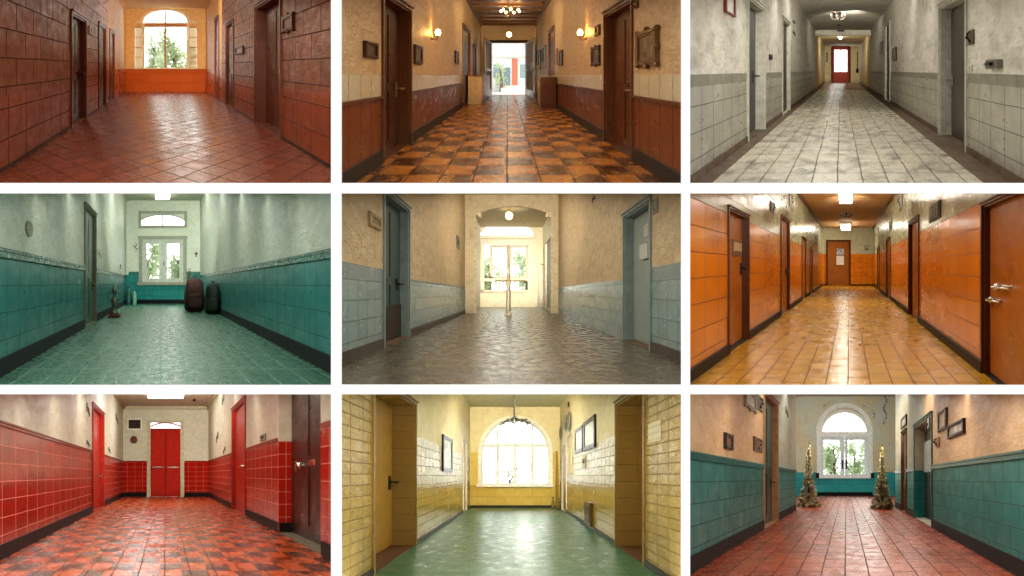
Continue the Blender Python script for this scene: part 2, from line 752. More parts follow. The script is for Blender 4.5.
def front_wall(R, sc, u0, u1, h0, h1, holes, mat, name='wall_end', label=None, y=None, back=None):
    """upright wall across the corridor; holes = (ua, ub, lo, hi) with hi a number or a function of u"""
    y = R.y(sc) if y is None else y
    br = {u0, u1}
    for a, b, lo, hi in holes:
        n = 24 if callable(hi) else 1
        for i in range(n + 1):
            br.add(a + (b - a) * i / n)
    br = sorted(br)
    mb = MB(R)
    for a, b in zip(br, br[1:]):
        if b - a < 1e-6:
            continue
        mid = (a + b) / 2
        iv = []
        for p, q, lo, hi in holes:
            if p < mid < q:
                iv.append((lo, lo, hi(a) if callable(hi) else hi, hi(b) if callable(hi) else hi))
        iv.sort()
        la, lb = h0, h0
        for x, x2, ta, tb in iv:
            if x - la > 1e-6:
                mb.quad((a, y, la), (b, y, lb), (b, y, x2), (a, y, x))
            la, lb = ta, tb
        mb.quad((a, y, la), (b, y, lb), (b, y, h1), (a, y, h1))
    o = mb.build(name, mat)
    return struct(o, label or 'end wall of the %s' % R.desc, 'wall')


def shell(R, floor_mat, ceil_mat, floor_label=None, yend=None, a0=None, a1=None):
    yend = R.ye if yend is None else yend
    u0 = R.uL if a0 is None else a0
    u1 = R.uR if a1 is None else a1
    mb = MB(R)
    y = FRONT / KD
    while y < yend - 1e-6:
        y2 = min(yend, y + 1.0)
        mb.quad((R.uL, y, 0), (R.uR, y, 0), (R.uR, y2, 0), (R.uL, y2, 0))
        y = y2
    struct(mb.build('floor', floor_mat), floor_label or 'floor of the %s' % R.desc, 'floor')
    mb = MB(R)
    mb.quad((R.uL, FRONT / KD, R.H), (R.uL, yend, R.H), (R.uR, yend, R.H), (R.uR, FRONT / KD, R.H))
    # added sloping lid, just out of view, that stops light leaking in
    ytop = R.rect[1] - 2.0
    kz = (288 - ytop) / FP
    hz = lambda y: kz * y * KD - R.kz * y * KD + R.bF * R.m
    ys = FRONT / KD
    slope = (kz - R.kz) * KD
    yc = (R.H - R.bF * R.m) / slope if slope > 1e-6 else yend
    yc = min(max(yc, ys), yend)
    R.ysoff = yc
    if hz(ys) < R.H:
        mb.quad((R.uL, ys, hz(ys)), (R.uL, yc, hz(yc)), (R.uR, yc, hz(yc)), (R.uR, ys, hz(ys)))
    struct(mb.build('ceiling', ceil_mat), 'ceiling and added light-tight lid of the %s' % R.desc, 'ceiling')
    # side cheeks between the opening and the place where each wall begins
    for side, xe, sgn in (('L', R.rect[0] - 2.0, -1), ('R', R.rect[2] + 2.0, 1)):
        kx = (xe - 512) / FP
        f = lambda y: (kx - R.kx) * y * KD
        uw = R.a[side] * R.m
        yw = uw / ((kx - R.kx) * KD)
        if yw > ys + 0.01:
            mb = MB(R)
            mb.quad((f(ys), ys, -0.3), (f(yw), yw, -0.3), (f(yw), yw, R.H), (f(ys), ys, R.H))
            struct(mb.build('trim_%d' % (1 if side == 'L' else 2), ceil_mat),
                   'plaster cheek at the %s edge of the opening to the %s' % (SIDE[side], R.desc), 'wall trim')


# frontal helpers: rectangles given as seen on a cross plane
def fbox(mb, sc, x0, y0, x1, y1, t, back=0.0):
    R = mb.R
    y = R.y(sc)
    return mb.box(R.uu(sc, x0), R.uu(sc, x1), y - t, y + back, R.hh(sc, y1), R.hh(sc, y0))


def fquad(mb, sc, x0, y0, x1, y1, dy=0.0):
    R = mb.R
    y = R.y(sc) + dy
    a, b, c, d = R.uu(sc, x0), R.uu(sc, x1), R.hh(sc, y1), R.hh(sc, y0)
    return mb.quad((a, y, c), (b, y, c), (b, y, d), (a, y, d))


def arc(R, sc, cx, cy, rx, ry, a0=180.0, a1=0.0, n=24):
    return [(R.uu(sc, cx + rx * math.cos(math.radians(a0 + (a1 - a0) * i / n))),
             R.hh(sc, cy - ry * math.sin(math.radians(a0 + (a1 - a0) * i / n)))) for i in range(n + 1)]


def arcpane(R, sc, cx, cy, rx, ry, y, x0=None, x1=None, bottom=None):
    """half-round or clipped pane"""
    x0 = cx - rx if x0 is None else x0
    x1 = cx + rx if x1 is None else x1
    bottom = cy if bottom is None else bottom
    mb = MB(R)
    n = 12
    for i in range(n):
        a = x0 + (x1 - x0) * i / n
        b = x0 + (x1 - x0) * (i + 1) / n
        ha = cy - ry * math.sqrt(max(0, 1 - ((a - cx) / rx) ** 2))
        hb = cy - ry * math.sqrt(max(0, 1 - ((b - cx) / rx) ** 2))
        mb.quad((R.uu(sc, a), y, R.hh(sc, bottom)), (R.uu(sc, b), y, R.hh(sc, bottom)), (R.uu(sc, b), y, R.hh(sc, hb)), (R.uu(sc, a), y, R.hh(sc, ha)))
    return mb


def picture(R, side, xn, xf, yt, yb, frame, inner, label, name='picture_frame', cat='picture', t=0.03, bw=0.16, group=None, part='picture', curl=False):
    """flat framed thing on a side wall; yt/yb are read at xf"""
    u = R.a[side] * R.m
    d = 1 if side == 'L' else -1
    ya, yb_ = sorted((R.wy(side, xn), R.wy(side, xf)))
    h1, h0 = R.wh(side, (xn + xf) / 2, yt), R.wh(side, (xn + xf) / 2, yb)
    rt = root(R, name, u + d * 0.002, (ya + yb_) / 2, h0, label, cat, group)
    w = min((yb_ - ya), (h1 - h0)) * bw
    mb = MB(R)
    mb.box(u + d * 0.002, u + d * t, ya, yb_, h0, h0 + w)
    mb.box(u + d * 0.002, u + d * t, ya, yb_, h1 - w, h1)
    mb.box(u + d * 0.002, u + d * t, ya, ya + w, h0, h1)
    mb.box(u + d * 0.002, u + d * t, yb_ - w, yb_, h0, h1)
    mb.box(u + d * (t * 0.9), u + d * (t * 1.3), ya + w * 0.3, yb_ - w * 0.3, h0 + w * 0.3, h0 + w * 0.6)
    mb.box(u + d * (t * 0.9), u + d * (t * 1.3), ya + w * 0.3, yb_ - w * 0.3, h1 - w * 0.6, h1 - w * 0.3)
    if curl:                                   # carved corners and crest
        for yy, hv in ((ya, h0), (ya, h1), (yb_, h0), (yb_, h1), ((ya + yb_) / 2, h1 + w * 0.3), ((ya + yb_) / 2, h0 - w * 0.3),
                       (ya, (h0 + h1) / 2), (yb_, (h0 + h1) / 2)):
            mb.ball(u + d * t * 0.6, yy, hv, t * 0.7, w * 0.5, w * 0.5, 8)
    mb.build('frame', frame, rt)
    p = MB(R)
    p.box(u + d * 0.003, u + d * t * 0.6, ya + w * 0.8, yb_ - w * 0.8, h0 + w * 0.8, h1 - w * 0.8)
    p.build(part, inner, rt)
    return rt


def plate(R, side, xn, xf, yt, yb, mat, label, name='wall_switch', cat='switch', t=0.02, detail='switch', m2=None, group=None):
    u = R.a[side] * R.m
    d = 1 if side == 'L' else -1
    ya, yb_ = sorted((R.wy(side, xn), R.wy(side, xf)))
    h1, h0 = R.wh(side, (xn + xf) / 2, yt), R.wh(side, (xn + xf) / 2, yb)
    rt = root(R, name, u, (ya + yb_) / 2, h0, label, cat, group)
    mb = MB(R)
    if detail == 'hook':
        t = 0.008
        q, e = (yb_ - ya) * 0.22, (h1 - h0) * 0.3
        mb.box(u + d * 0.001, u + d * t, ya + q, yb_ - q, h0 + e, h1)
    else:
        mb.box(u + d * 0.001, u + d * t, ya, yb_, h0, h1)
    b = mb.build('backplate', mat, rt)
    cy, ch, w, hh_ = (ya + yb_) / 2, (h0 + h1) / 2, yb_ - ya, h1 - h0
    mb = MB(R)
    if detail == 'switch':
        mb.box(u + d * t, u + d * t * 1.7, cy - w * 0.2, cy + w * 0.2, ch - hh_ * 0.15, ch + hh_ * 0.2)
        mb.build('rocker', m2 or mat, rt)
    elif detail == 'sheet':
        bpy.data.objects.remove(b)
        mb = MB(R)
        mb.box(u + d * 0.001, u + d * 0.006, ya, yb_, h0, h1)
        mb.build('sheet', mat, rt)
    elif detail == 'hook':
        mb.tube([(u + d * t, cy, h1 - hh_ * 0.3), (u + d * (t + 0.02), cy, ch), (u + d * (t + 0.035), cy, h0), (u + d * (t + 0.02), cy, h0 - hh_ * 0.1)], max(0.006, min(0.012, w * 0.18)), 7)
        mb.build('hook', m2 or mat, rt)
    elif detail == 'grille':
        for k in range(5):
            q = h0 + hh_ * (0.12 + 0.17 * k)
            mb.box(u + d * t, u + d * t * 1.5, ya + w * 0.1, yb_ - w * 0.1, q, q + hh_ * 0.07)
        for k in range(4):
            q = ya + w * (0.12 + 0.22 * k)
            mb.box(u + d * t, u + d * t * 1.6, q, q + w * 0.06, h0 + hh_ * 0.1, h1 - hh_ * 0.1)
        mb.build('grille', m2 or mat, rt)
    elif detail == 'bracket':
        mb.tube([(u + d * t, cy, h0 + hh_ * 0.15), (u + d * (t + 0.02), cy - w * 0.1, h0 + hh_ * 0.3), (u + d * (t + 0.035), cy, ch), (u + d * (t + 0.02), cy + w * 0.2, h1 - hh_ * 0.2), (u + d * t, cy, h1 - hh_ * 0.1)], 0.011, 7)
        mb.ball(u + d * (t + 0.035), cy, ch, 0.018)
        mb.build('bracket', m2 or mat, rt)
    return rt


def branch_light(R, u, y, htop, drop, r, metal, bulb, label, n=6, name='chandelier', cat='ceiling light', power=None, globe=False):
    rt = root(R, name, u, y, htop, label, cat)
    mb = MB(R)
    mb.lathe(u, y, htop, [(r * 0.32, 0), (r * 0.34, -0.015), (r * 0.2, -0.04), (0.015, -0.05), (0.012, -drop * 0.75), (0.05, -drop * 0.8), (0.06, -drop * 0.9), (0.02, -drop * 1.0)], 14)
    mb.build('canopy', metal, rt, smooth=True)
    for k in range(n):
        q = 2 * math.pi * (k + 0.3) / n
        c, s_ = math.cos(q) * r, math.sin(q) * r
        a = MB(R)
        pts = [(u + c * f, y + s_ * f, htop - drop * g) for f, g in ((0.05, 0.85), (0.4, 1.05), (0.75, 1.0), (0.95, 0.75), (1.0, 0.6))]
        a.tube(pts, 0.013, 6)
        a.lathe(u + c, y + s_, htop - drop * 0.6, [(0.012, 0), (0.045, 0.012), (0.05, 0.02), (0.02, 0.024)], 8)
        arm = a.build('arm', metal, rt, smooth=True)
        b = MB(R)
        b.lathe(u + c, y + s_, htop - drop * 0.6 + 0.02, [(0.016, 0), (0.034, 0.03), (0.036, 0.05), (0.022, 0.075), (0.004, 0.09)], 8)
        b.build('bulb', bulb, arm, smooth=True)
    return rt


def pendant(R, u, y, htop, drop, r, metal, bulb, label, name='pendant_lamp'):
    rt = root(R, name, u, y, htop, label, 'pendant lamp')
    mb = MB(R)
    mb.lathe(u, y, htop, [(0.07, 0), (0.07, -0.02), (0.02, -0.04), (0.01, -0.05), (0.01, -drop + r * 1.3), (r * 0.5, -drop + r * 1.15), (r * 0.55, -drop + r * 0.9)], 12)
    mb.build('stem', metal, rt, smooth=True)
    mb = MB(R)
    mb.ball(u, y, htop - drop, r, r, r * 1.05)
    mb.build('globe', bulb, rt, smooth=True)
    return rt


def tube_light(R, u0, u1, y0, y1, h, mat, housing, label, drop=0.08):
    rt = root(R, 'ceiling_light', (u0 + u1) / 2, (y0 + y1) / 2, h, label, 'ceiling light')
    mb = MB(R)
    e = 0.02
    mb.box(u0 - e, u1 + e, y0 - e, y1 + e, h - drop * 0.5, h - 0.001)
    mb.build('housing', housing, rt)
    mb = MB(R)
    mb.box(u0, u1, y0, y1, h - drop, h - drop * 0.5)
    mb.build('diffuser', mat, rt)
    return rt


def area(R, u, y, h, sx, sy, power, col, name='lamp_light', aim=None):
    L = bpy.data.lights.new(name, 'AREA')
    L.shape = 'RECTANGLE'
    L.size, L.size_y = sx, sy
    L.energy = power
    L.color = col
    o = bpy.data.objects.new(name, L)
    COL.objects.link(o)
    o.location = R.P(u, y, h)
    d = (R.P(*aim) - o.location) if aim else Vector((0, 0, -1))
    o.rotation_euler = d.to_track_quat('-Z', 'Y').to_euler()
    return o


def soffit_fill(R, L, col, s0=0.95, s1=None, n=5, wid=0.55):
    """a row of added fill lamps, out of view at the lid over the opening"""
    ytop = R.rect[1] - 1.0
    kz = (288 - ytop) / FP
    ys = FRONT * 1.03
    ye = R.ysoff * KD * 0.985
    if s1:
        ye = min(ye, R.D / s1)
    for i in range(n):
        a = ys * (ye / ys) ** (i / n)
        b = ys * (ye / ys) ** ((i + 1) / n)
        yc = (a + b) / 2
        ln = (b - a) * math.sqrt(1 + kz * kz)
        d = bpy.data.lights.new('unseen_fill_lamp', 'AREA')
        d.shape = 'RECTANGLE'
        wd = (R.uR - R.uL) * wid
        d.size, d.size_y = wd, ln * 0.9
        d.energy = L * math.pi * wd * ln * 0.9
        d.color = col
        o = bpy.data.objects.new('unseen_fill_lamp', d)
        COL.objects.link(o)
        z = Vector((0, -kz, 1)).normalized()
        x = Vector((1, 0, 0))
        yv = z.cross(x)
        M = Matrix((x, yv, z)).transposed().to_4x4()
        M.translation = Vector((R.kx * yc + (R.uL + R.uR) / 2, yc, CAMZ + kz * yc))
        o.matrix_world = M


def end_fill(R, sl, P, col, aim_h=0.42, wid=0.35):
    """added fill lamp near the ceiling, back to the camera, facing the far end"""
    Y = R.D / sl
    ytop = R.rect[1] - 1.0
    kz = (288 - ytop) / FP
    h = min((kz - R.kz) * Y + R.bF * R.m, R.H) - 0.14
    wd = (R.uR - R.uL) * wid
    uc = (R.uL + R.uR) / 2
    o = area(R, uc, Y / KD, h, wd, 0.25, P, col, 'unseen_fill_lamp', (uc, R.ye, R.H * aim_h))
    o.data.spread = 0.85
    o.data.energy = P * 0.24
    return o


def tree(R, u, y, h, tall, rw, mat, trunk, label, n=1400, leaf=0.07):
    rt = root(R, 'tree', u, y, h, label, 'tree')
    mb = MB(R)
    mb.tube([(u, y, h), (u + 0.03, y, h + tall * 0.35), (u - 0.02, y, h + tall * 0.7)], [0.09, 0.07, 0.03], 8)
    for k in range(5):
        q = random.random() * 6.28
        z = h + tall * (0.3 + 0.08 * k)
        mb.tube([(u, y, z), (u + math.cos(q) * rw * 0.5, y + math.sin(q) * rw * 0.3, z + tall * 0.18)], [0.04, 0.015], 6)
    mb.build('trunk', trunk, rt, smooth=True)
    mb = MB(R)
    lobes = [(random.uniform(-0.6, 0.6), random.uniform(-0.4, 0.4), random.uniform(0.3, 0.95), random.uniform(0.3, 0.5)) for _ in range(9)]
    for k in range(n):
        lx, ly, lz, lr = random.choice(lobes)
        v = Vector((random.gauss(0, 1), random.gauss(0, 1), random.gauss(0, 1))).normalized() * (lr * random.random() ** 0.4)
        c = Vector((u + (lx + v.x) * rw, y + (ly + v.y) * rw * 0.6, h + tall * (lz * 0.85 + v.z * 0.4) + 0.1))
        a = Vector((random.gauss(0, 1), random.gauss(0, 1), random.gauss(0, 1))).normalized()
        b = a.cross(Vector((random.gauss(0, 1), random.gauss(0, 1), random.gauss(0, 1)))).normalized()
        s = leaf * random.uniform(0.6, 1.3)
        mb.quad(c - a * s, c - b * s * 0.5, c + a * s, c + b * s * 0.5)
    mb.build('crown', mat, rt)
    return rt


def outdoor_ground(R, sc, x0, x1, h, mat, deep=5.0):
    y = R.y(sc) + 0.15
    mb = MB(R)
    mb.quad((R.uu(sc, x0), y, h), (R.uu(sc, x1), y, h), (R.uu(sc, x1), y + deep, h), (R.uu(sc, x0), y + deep, h))
    struct(mb.build('ground', mat), 'pale ground outside the window of the %s' % R.desc, 'ground')


# ------------------------------------------------------------------ shared finishes
WHITE = plain('white painted wood', 'e8e6dc', 0.35)
CREAMW = plain('cream painted wood', 'd9d2bd', 0.4)
BRASS = plain('dull brass', 'a88a52', 0.35, 0.8)
IRON = plain('dark iron', '2a2622', 0.45, 0.6)
STEEL = plain('worn steel', 'b8b6b0', 0.3, 0.9)
BLACK = plain('black enamel', '15130f', 0.35)
GLASS = glass()
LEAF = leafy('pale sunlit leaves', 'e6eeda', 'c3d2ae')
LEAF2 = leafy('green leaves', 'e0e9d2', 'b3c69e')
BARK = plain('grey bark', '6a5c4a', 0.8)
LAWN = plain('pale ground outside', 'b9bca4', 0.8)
BULB = glow('warm lit bulb', 'ffdca0', 14.0)
BULBC = glow('cool lit bulb', 'fff3e0', 10.0)
TUBE = glow('fluorescent diffuser', 'fffdf2', 9.0)
HOUSE = plain('white lamp housing', 'dcdad0', 0.4)
DKWOOD = woody('dark brown door wood', '4a2413', '3a1b0e')
MIDWOOD = woody('brown door wood', '6b3417', '55270f')

# ================================================================== 1 terracotta corridor
R = Room('terracotta corridor', 3.0476, 0, 0, (-8, -8, 331.5, 182.7), (501, 203), 558, -548, 581, 820, 0.217)
m = R.m
blk = dict(kind='tile', c1='965026', c2='82431f', mo='4a2414', w=0.36, h=0.235, ms=0.006, off=0.5, at=(0.1, 0.03), rough=(0.28, 0.5), bump=1.4, wob=0.9, wsc=9.0, dirt='3a170c', damt=0.35)
blk2 = dict(blk, c1='a54a20', c2='943f1a', mo='4a1f10', off=0.0, w=0.33, h=0.25, wob=0.6, at=(0, 0))
w1 = finish('glazed brown block wall', (R.hb(-100), blk2), (9, blk), dist=0.02, spec=0.3)
far_up = dict(kind='plaster', c1='ecc486', c2='e0b474', rough=(0.4, 0.6), bump=0.4, wsc=8.0)
far_lo = dict(kind='tile', c1='d0622c', c2='c45824', mo='a84a20', w=0.5, h=0.3, ms=0.004, rough=(0.2, 0.4), wob=0.4)
w1f = finish('ochre plaster over orange dado', (R.hh(0.217, 210), far_lo), (9, far_up), dist=0.01)
fl1 = finish('diagonal terracotta floor', (9, dict(kind='tile', c1='9c4222', c2='86361a', mo='33170e', w=0.2, h=0.2, ms=0.005, rot=math.radians(45), rough=(0.13, 0.34), bump=1.0, wob=0.8, wsc=7.0, dirt='3f1a10', damt=0.45)), dist=0.008, spec=0.34)
ce1 = finish('warm ceiling plaster one', (9, dict(kind='plaster', c1='e6c496', c2='dcb684', rough=(0.6, 0.8), bump=0.3)))
fr1 = woody('reddish door casing', '7a3a22', '6a2f1a')
lt1 = woody('pale pinkish door casing', '7f4530', '703a26')
shell(R, fl1, ce1)
door(R, 'L', 216, 260, 62, 30, DKWOOD, lt1, 'dark brown panelled door in a pinkish casing', hm=IRON, hh=R.hb(-50))
door(R, 'L', 300, 321, 85, 18, DKWOOD, lt1, 'dark brown panelled door')
door(R, 'L', 333, 347, 100, 14, DKWOOD, fr1, 'dark brown panelled door', casing=10)
door(R, 'R', 857, 779, 22, 62, MIDWOOD, fr1, 'brown panelled door in a deep dark recess', hm=BRASS, hh=R.hb(-30), hy=0.12, casing=12)
door(R, 'R', 712, 690, 78, 22, DKWOOD, lt1, 'dark brown panelled door')
door(R, 'R', 668, 656, 60, 14, DKWOOD, fr1, 'dark brown panelled door', casing=10)
ys = R.wy('L', 330)
side_wall(R, 'L', [(ys, w1), (R.ye, w1f)])
side_wall(R, 'R', [(R.wy('R', 676), w1), (R.ye, w1f)])
for sd in 'LR':
    run(R, sd, 'baseboard_' + SIDE[sd], 'low dark skirting', 'baseboard', plain('dusty dark skirting', '3a241c', 0.5), 0, 12 * m, 0.012, pad=0.0)
S = R.send
X1 = lambda x: (66 + x / 4.61) * 3.0476
Y1 = lambda y: y / 4.61 * 3.0476
cx = (X1(360) + X1(556)) / 2
hx = (X1(560) - X1(352)) / 2
spr, top = Y1(106), Y1(48)
arcf = lambda rx, ry: (lambda u: R.hh(S, spr - ry * math.sqrt(max(0, 1 - ((R.vx + u * S / m - cx) / rx) ** 2))))
holes = [(R.uu(S, cx - hx), R.uu(S, cx + hx), R.hh(S, Y1(312)), arcf(hx, spr - top)),
         (R.uu(S, X1(318)), R.uu(S, X1(352)), R.hh(S, Y1(312)), R.hh(S, Y1(125))),
         (R.uu(S, X1(568)), R.uu(S, X1(602)), R.hh(S, Y1(312)), R.hh(S, Y1(125)))]
front_wall(R, S, R.uL, R.uR, 0, R.H, holes, w1f)
wf1 = plain('cream window surround', 'f6e6c8', 0.5)
wd1 = plain('tan window frame', 'c48a58', 0.4)
wn = root(R, 'window_1', 0, R.ye, R.hh(S, Y1(312)), 'arched window with side lights at the end of the terracotta corridor', 'window', kind='structure')
mb = MB(R)
mb.band(arc(R, S, cx, spr, hx * 1.08, (spr - top) * 1.15), 0.05, R.ye - 0.06, R.ye + 0.03)
fbox(mb, S, X1(322), Y1(99), X1(356), Y1(107), 0.07)
fbox(mb, S, X1(556), Y1(99), X1(604), Y1(107), 0.07)
fbox(mb, S, X1(312), Y1(312), X1(606), Y1(318), 0.09)
fbox(mb, S, X1(352), Y1(110), X1(362), Y1(312), 0.05, 0.05)
fbox(mb, S, X1(556), Y1(110), X1(568), Y1(312), 0.05, 0.05)
mb.build('surround', wf1, wn)
mb = MB(R)
fbox(mb, S, X1(453), Y1(50), X1(461), Y1(312), 0.02, 0.04)
fbox(mb, S, X1(356), Y1(106), X1(560), Y1(124), 0.03, 0.05)
fbox(mb, S, X1(316), Y1(123), X1(352), Y1(127), 0.02, 0.03)
fbox(mb, S, X1(568), Y1(123), X1(602), Y1(127), 0.02, 0.03)
for k in range(1, 4):
    yy = Y1(125 + 47 * k)
    fbox(mb, S, X1(318), yy - 1, X1(352), yy + 1, 0.01, 0.03)
    fbox(mb, S, X1(568), yy - 1, X1(602), yy + 1, 0.01, 0.03)
fr = mb.build('window_frame', wd1, wn)
fquad(MB(R), S, X1(362), Y1(124), X1(453), Y1(312), 0.03).build('pane', GLASS, fr)
fquad(MB(R), S, X1(461), Y1(124), X1(556), Y1(312), 0.03).build('pane', GLASS, fr)
arcpane(R, S, cx, spr, hx, spr - top, R.ye + 0.03).build('fanlight_pane', GLASS, fr)
FROST = glass('frosted side glass', 'b09a78', 0.75, '6b5a40')
fquad(MB(R), S, X1(318), Y1(125), X1(352), Y1(312), 0.03).build('side_pane', FROST, fr)
fquad(MB(R), S, X1(568), Y1(125), X1(602), Y1(312), 0.03).build('side_pane', FROST, fr)
outdoor_ground(R, S, X1(200), X1(720), -0.4, LAWN)
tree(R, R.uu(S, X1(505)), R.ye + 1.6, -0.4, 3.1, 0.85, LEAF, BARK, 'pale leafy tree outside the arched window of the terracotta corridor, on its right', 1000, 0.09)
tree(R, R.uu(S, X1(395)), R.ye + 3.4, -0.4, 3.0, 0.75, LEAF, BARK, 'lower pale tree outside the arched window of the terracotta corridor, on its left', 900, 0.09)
mb = MB(R)
for sd in (R.uL, R.uR):
    sg = 1 if sd < 0 else -1
    mb.box(sd, sd + sg * 0.03, ys, R.ye, R.H - 0.08, R.H)
mb.box(R.uL, R.uR, R.ye - 0.04, R.ye, R.H - 0.06, R.H)
struct(mb.build('trim_3', ce1), 'cornice at the ceiling of the terracotta corridor', 'cornice')
picture(R, 'R', 898, 866, 46, 94, plain('dark red carved plaque', '5a2c1c', 0.35), plain('red-brown relief', '7a4028', 0.35), 'square carved brown plaque right of the deep-set door in the terracotta corridor', 'wall_plaque', 'plaque', part='relief', bw=0.22, curl=True)
picture(R, 'L', 276, 268, 80, 105, plain('pale reflection plaque', 'a88a78', 0.3), plain('grey reflection inset', '8f7263', 0.3), 'pale light reflection built as a plaque between two left doors of the terracotta corridor', 'wall_plaque', 'plaque', part='relief', bw=0.2)  # stands in for light reflecting off the wall, in pale colour
picture(R, 'R', 744, 722, 142, 164, plain('dusky name rail', '5b3524', 0.35), plain('dull brown slate', '8a5a44', 0.35), 'low wide brown plaque left of the deep-set door in the terracotta corridor', 'wall_plaque', 'plaque', part='relief', bw=0.2)

soffit_fill(R, 1.8, (1.0, 0.84, 0.64))
end_fill(R, 0.4, 230, (1.0, 0.84, 0.6))

# ================================================================== 2 panelled corridor with sconces
R = Room('wood-panelled corridor with sconces', 2.9767, 340, 0, (341.8, -8, 680.8, 184.2), (500, 225), 548, -465, 480, 880, 0.175)
m = R.m
lowp = dict(kind='tile', c1='85421f', c2='743718', mo='3f1c0d', w=0.2, h=0.9, ms=0.004, rough=(0.22, 0.42), wob=0.5, dirt='32150a', damt=0.4)
midp = dict(kind='tile', c1='e6d4ac', c2='dcc89c', mo='8a6a44', w=0.2, h=0.3, ms=0.004, rough=(0.15, 0.3), wob=0.3, at=(0.0, 0.0))
upp = dict(kind='plaster', c1='d6b585', c2='c8a572', rough=(0.3, 0.5), bump=1.3, wsc=12.0, dirt='8f6a3c', damt=0.35)
w2 = finish('tan wall over cream and brown dado', (R.hb(-76), lowp), (R.hb(3), midp), (9, upp), dist=0.012)
fl2 = finish('orange and brown checker floor', (9, dict(kind='tile', c1='d4842f', c2='c27428', mo='43230f', w=0.27, h=0.27, ms=0.006, checker='45210f', rough=(0.14, 0.36), bump=0.9, wob=0.7, dirt='3c1d0d', damt=0.35)), dist=0.008)
ce2 = finish('brown board ceiling', (9, dict(kind='wood', c1='a87a50', c2='966a44', mo='3a2412', w=9.0, h=0.35, ms=0.02, rough=(0.3, 0.5), bump=2.0)), dist=0.02)
cas2 = woody('brown casing', '6e4022', '5a3018')
shell(R, fl2, ce2)
door(R, 'L', 126, 208, 30, 48, DKWOOD, cas2, 'dark brown recessed door with heavy casing', hm=BRASS, hh=R.hb(-60))
door(R, 'L', 364, 386, 98, 18, DKWOOD, cas2, 'dark brown door with a small transom')
door(R, 'L', 395, 404, 140, 12, DKWOOD, cas2, 'dark brown door', casing=8)
door(R, 'R', 871, 790, 45, 41, MIDWOOD, cas2, 'brown panelled recessed door with heavy casing', hm=BRASS, hh=R.hb(-60), hy=0.15)
door(R, 'R', 640, 622, 98, 18, DKWOOD, cas2, 'dark brown door behind the cabinet')
side_wall(R, 'L', [(R.ye, w2)])
side_wall(R, 'R', [(R.ye, w2)])
for sd in 'LR':
    run(R, sd, 'baseboard_' + SIDE[sd], 'dark grey skirting', 'baseboard', plain('dark grey skirting', '2f2a26', 0.5), 0, 0.13, 0.02, pad=-0.02)
    run(R, sd, 'trim_1', 'brown dado rail', 'dado rail', cas2, R.hb(-84), R.hb(-74), 0.025, pad=-0.02)
mb = MB(R)
for sd in (R.uL, R.uR):
    sg = 1 if sd < 0 else -1
    mb.box(sd, sd + sg * 0.06, FRONT / KD, R.ye, R.H - 0.12, R.H)
    mb.box(sd, sd + sg * 0.12, FRONT / KD, R.ye, R.H - 0.05, R.H)
struct(mb.build('trim_2', cas2), 'brown cornice of the wood-panelled corridor', 'cornice')
for k in range(7):
    yb = R.ye - 0.1 - k * 0.75
    mb = MB(R)
    mb.box(R.uL, R.uR, yb - 0.06, yb + 0.06, R.H - 0.07, R.H)
    struct(mb.build('beam', woody('ceiling beam', '8a6038', '6f4a2a')), 'brown ceiling beam, number %d from the far end of the wood-panelled corridor' % (k + 1), 'beam')
S = R.send
we2 = finish('tan end wall', (9, upp))
ol, orr, ot = 452, 551, 128
front_wall(R, S, R.uL, R.uR, 0, R.H, [(R.uu(S, ol), R.uu(S, orr), 0, R.hh(S, ot))], we2)
d2 = root(R, 'door_30', 0, R.ye, 0, 'open double doorway to the street at the end of the wood-panelled corridor', 'doorway', kind='structure')
mb = MB(R)
fbox(mb, S, ol - 8, ot - 4, ol, 281, 0.05, 0.1)
fbox(mb, S, orr, ot - 4, orr + 8, 281, 0.05, 0.1)
fbox(mb, S, ol - 10, ot - 8, orr + 10, ot, 0.07, 0.1)
mb.build('door_frame', DKWOOD, d2)
# two glazed leaves folded inwards
yin = R.y(0.208)
for xa, xb, sd in ((452, 429, -1), (551, 579, 1)):
    ua, ub = R.uu(S, xa), R.uu(0.208, xb)
    hT = R.hh(S, ot)
    dv = Vector((ub - ua, yin - R.ye, 0))
    pp = lambda f, h: (ua + dv.x * f, R.ye + dv.y * f, h)
    mb = MB(R)
    nx = 0.02
    def slab(f0, f1, h0, h1):
        a, b, c, d = pp(f0, h0), pp(f1, h0), pp(f1, h1), pp(f0, h1)
        vs = [a, b, c, d] + [(p[0] + nx, p[1], p[2]) for p in (a, b, c, d)]
        mb.add(vs, [(0, 1, 2, 3), (7, 6, 5, 4), (0, 4, 5, 1), (1, 5, 6, 2), (2, 6, 7, 3), (3, 7, 4, 0)])
    slab(0, 0.14, 0, hT)
    slab(0.86, 1, 0, hT)
    slab(0, 1, 0, 0.25)
    slab(0, 1, hT - 0.1, hT)
    slab(0, 1, hT * 0.45, hT * 0.49)
    lf = mb.build('door_leaf', woody('open leaf wood', '7d6148', '6a4d36'), d2)
    g = MB(R)
    g.quad(pp(0.14, 0.25), pp(0.86, 0.25), pp(0.86, hT - 0.1), pp(0.14, hT - 0.1))
    g.build('pane', glass('cloudy leaf glass', 'e6e2d6', 0.25), lf)
    k = MB(R)
    k.tube([pp(0.92, 1.0), (pp(0.92, 1.0)[0] - sd * 0.05, pp(0.92, 1.0)[1], 1.0), (pp(0.86, 1.0)[0] - sd * 0.05, pp(0.86, 1.0)[1], 1.0)], 0.015, 6)
    k.build('handle', BRASS, lf)
